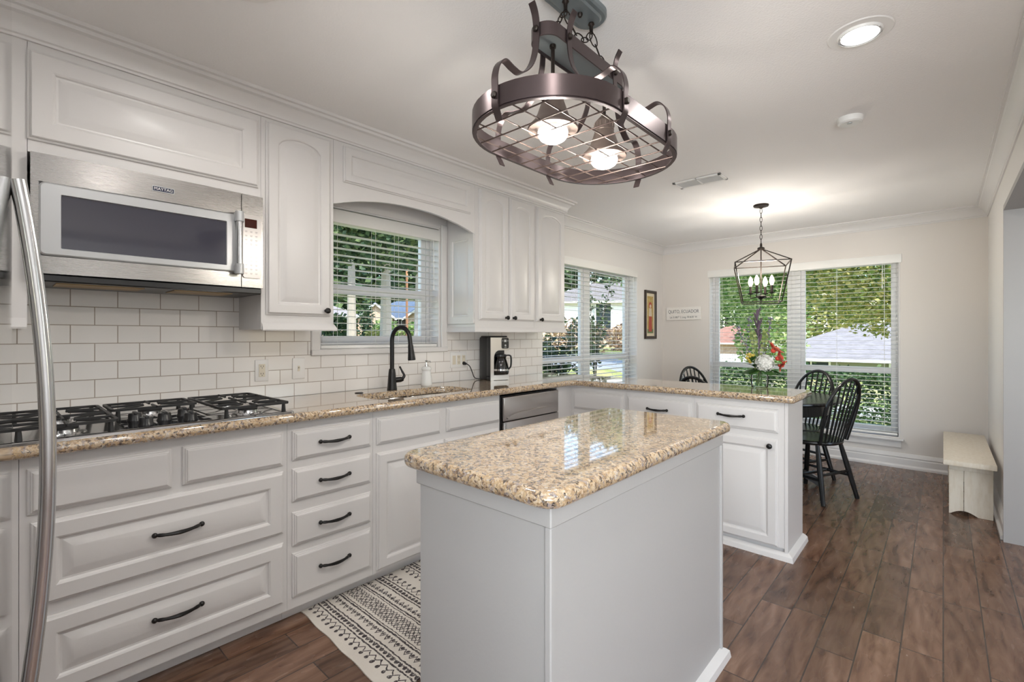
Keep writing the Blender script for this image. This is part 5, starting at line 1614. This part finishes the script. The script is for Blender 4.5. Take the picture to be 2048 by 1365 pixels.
# trees and shrubs, west side
for i, (be, d, r, h, bl, n, sz, lm, lb) in enumerate((
        (61.0, 21, .17, 4.6, [((0, 0, 6.4), (3.4, 3.4, 2.5)), ((1.6, 1.4, 5.6), (2.2, 2.2, 1.6))], 6500, .34, 'leafdark', 'slender pale trunked tree in front of the low grey roofed house'),
        (57.2, 24, .25, 4.8, [((0, 0, 6.6), (3.6, 3.6, 2.3)), ((-1.5, -2.2, 5.4), (2.2, 2.2, 1.4))], 6500, .36, 'leafdark', 'thick pale trunked tree in front of the blue roofed house'),
        (53.0, 13, .2, 3.2, [((0, 0, 3.7), (2.9, 2.4, 1.7))], 9500, .17, 'leafdark', 'dark leaved tree hanging over the sink window view'),
        (66.0, 14, .2, 3.2, [((0, 0, 3.7), (2.9, 2.6, 1.6))], 9500, .17, 'leafdark', 'dark leaved tree behind the arched door cabinet edge of the sink window'),
        (59.5, 62, .35, 4.0, [((0, 0, 8.0), (10, 5, 6.5))], 5200, 1.0, 'leafdark', 'big rounded tree behind the houses'),
        (51.0, 66, .35, 4.0, [((0, 0, 8.0), (10, 5, 6.5))], 5200, 1.0, 'leafdark', 'broad tree far behind the brick gables'))):
    x, y = polar(be, d); zg = ground_z(x, y)
    tree('shade_tree', lb, x, y, (r, h), [((x + c_[0], y + c_[1], zg + c_[2]), r_) for c_, r_ in bl], n, sz, M[lm], M['bark'], 20 + i)
x, y = polar(54.8, 30); zg = ground_z(x, y)
b = MB(); b.tube([(x, y, zg - .3), (x, y, zg + 7.5)], [.075, .06], 10); o = b.build('utility_pole', M['pole'], origin=(x, y, zg)); tag(o, 'thin orange brown utility pole in front of the brick house', 'utility pole')
def bush(name, label, be, d, rad, n, sz, lm, seed, up=.55):
    x, y = polar(be, d); zg = ground_z(x, y)
    b = MB(); leaf_cloud(b, [((x, y, zg + rad[2] * up), rad)], n, sz, random.Random(seed))
    for k in range(4): b.tube([(x + .05 * k, y, zg - .05), (x + rad[0] * .4 * math.cos(k * 1.7), y + rad[1] * .4 * math.sin(k * 1.7), zg + rad[2] * .8)], .02, 5)
    o = b.build(name, M[lm], smooth=0, origin=(x, y, zg)); tag(o, label, 'shrub', 'shrubs outside the windows'); return o
bush('garden_bush', 'rounded green bush between the two pale trunks', 59.4, 32, (.45, .45, 1.7), 700, .22, 'leafdark', 41)
bush('garden_bush', 'low green bush at the foot of the brick house', 57.2, 36, (1.3, .9, .8), 1100, .3, 'leaflight', 42)
bush('garden_bush', 'wide dark bush beside the low grey roofed house', 62.6, 29, (1.2, 1.0, .9), 900, .3, 'shrub', 43)
bush('garden_bush', 'small yellow flowered bush on the dry lawn', 58.2, 30, (.7, .7, .35), 500, .2, 'leafyellow', 44)
bush('garden_bush', 'bushy green plant beneath the brick house gable', 53.6, 36, (1.1, .9, .8), 700, .3, 'leaflight', 45)
bush('garden_bush', 'rust coloured bush in front of the white sided house', 28.6, 24, (1.1, 1.0, .9), 1200, .18, 'rust', 46)
bush('garden_bush', 'grey pink shrub at the corner of the white sided house', 34.5, 22, (1.8, 1.0, 1.0), 1500, .16, 'rust', 47)
# saplings near the dining window
def sapling(label, be, d, h, n, seed, spread):
    x, y = polar(be, d); zg = ground_z(x, y); rnd = random.Random(seed)
    t = thing('crape_sapling', label, 'sapling', (x, y, zg), 'saplings outside the dining window')
    b = MB(); f_ = MB()
    for k in range(n):
        a = rnd.uniform(0, 2 * PI); rr_ = spread * rnd.uniform(.2, 1); hh = h * rnd.uniform(.6, 1)
        P = smooth_path([(x, y, zg - .1), (x + rr_ * .25 * math.cos(a), y + rr_ * .25 * math.sin(a), zg + hh * .45), (x + rr_ * math.cos(a), y + rr_ * math.sin(a), zg + hh)], 6)
        b.tube(P, [.012 - .009 * i / (len(P) - 1) for i in range(len(P))], 5)
        for p in P[5:]:
            leaf_cloud(f_, [((p.x, p.y, p.z), (.10, .10, .08))], 9, .075, rnd)
    b.build('stems', M['barkd'], t); f_.build('foliage', M['shrub'], t, smooth=0)
sapling('thin dark leaved sapling in front of the white sided house', 32.4, 7.6, 1.75, 7, 61, .28)
sapling('twiggy shrub close against the dining window', 37.2, 6.2, 1.05, 14, 62, .55)
for i, (be, d, r, h, bl, n, sz, lm, lb) in enumerate((
        (30.5, 52, .35, 4, [((0, 0, 7.4), (6.5, 5, 4.6))], 5200, .6, 'leafdark', 'tall tree rising behind the white sided house'),
        (40.5, 52, .35, 4, [((0, 0, 7.4), (6.5, 5, 4.8))], 4500, .6, 'leafdark', 'dark tree beside the white sided house'),
        (47.5, 38, .3, 4, [((0, 0, 5.8), (4.8, 4, 4.2))], 4000, .6, 'leafdark', 'dark tree between the sink view and the street'))):
    x, y = polar(be, d); zg = ground_z(x, y)
    tree('shade_tree', lb, x, y, (r, h), [((x + c_[0], y + c_[1], zg + c_[2]), r_) for c_, r_ in bl], n, sz, M[lm], M['bark'], 70 + i)
# north side: hedge and leafy trees
b = MB(); rnd = random.Random(3)
for k in range(15000):
    x = rnd.uniform(-3.6, 1.5); f_ = rnd.choice('ftb'); 
    if f_ == 'f': y, z = 7.7 + abs(rnd.gauss(0, .06)), rnd.uniform(-.3, .70)
    elif f_ == 't': y, z = rnd.uniform(7.7, 8.7), .70 + rnd.gauss(0, .045)
    else: y, z = rnd.uniform(7.75, 8.6), rnd.uniform(.0, .68)
    leaf_cloud(b, [((x, y, z), (.03, .03, .03))], 1, .062, rnd)
o = b.build('garden_hedge', M['hedge'], smooth=0, origin=(-1, 8.2, -.3))
tag(o, 'clipped dark green hedge outside the big dining window', 'hedge')
for i, (be, d, r, h, bl, n, sz, lm, lb) in enumerate((
        (11.5, 12.5, .16, 3.4, [((-1.6, 0, 3.9), (2.6, 1.8, 1.9)), ((1.6, .4, 3.8), (2.6, 1.8, 1.7)), ((0, -.6, 4.6), (2.6, 1.8, 1.5))], 34000, .10, 'leaflight', 'light green leafy tree filling the top of the big window'),
        (1.2, 11.0, .13, 3.0, [((-.3, 0, 3.1), (1.6, 1.4, 1.5)), ((.5, -.4, 2.4), (.9, .9, .8))], 14000, .09, 'leafyellow', 'yellowing tree drooping over the pale hip roof'),
        (20.5, 17, .2, 3.5, [((0, 0, 5.0), (3.2, 2.5, 2.6))], 7000, .22, 'leaflight', 'leafy tree at the chandelier side of the big window'),
        (13.8, 20, .12, 1.6, [((0, 0, 2.6), (1.3, 1.3, 2.0))], 3600, .17, 'leaflight', 'bright narrow tree behind the mullion'),
        (9.5, 38.5, .2, 3.0, [((0, 0, 5.0), (3.8, 2.6, 2.8))], 3600, .3, 'leafyellow', 'yellow green tree behind the hip roof'),
        (3.0, 45, .3, 5.0, [((0, 0, 8.0), (9, 4, 5.5))], 5200, .55, 'leafdark', 'dark wood edge tree far beyond the hip roof'),
        (18.0, 52, .3, 5.0, [((0, 0, 8.5), (9, 4, 6))], 5200, .6, 'leafdark', 'dark tree far beyond the red brown roof'))):
    x, y = polar(be, d); zg = ground_z(x, y)
    tree('garden_tree', lb, x, y, (r, h), [((x + c_[0], y + c_[1], zg + c_[2]), r_) for c_, r_ in bl], n, sz, M[lm], M['bark'], 90 + i)
bush('garden_bush', 'leafy bush low under the big window at the bench end', 3.2, 7.15, (.75, .30, .50), 2200, .045, 'hedge', 110)
bush('garden_bush', 'leafy bush low under the big window behind the chairs', 9.0, 7.15, (.6, .30, .40), 1800, .045, 'leaflight', 111)
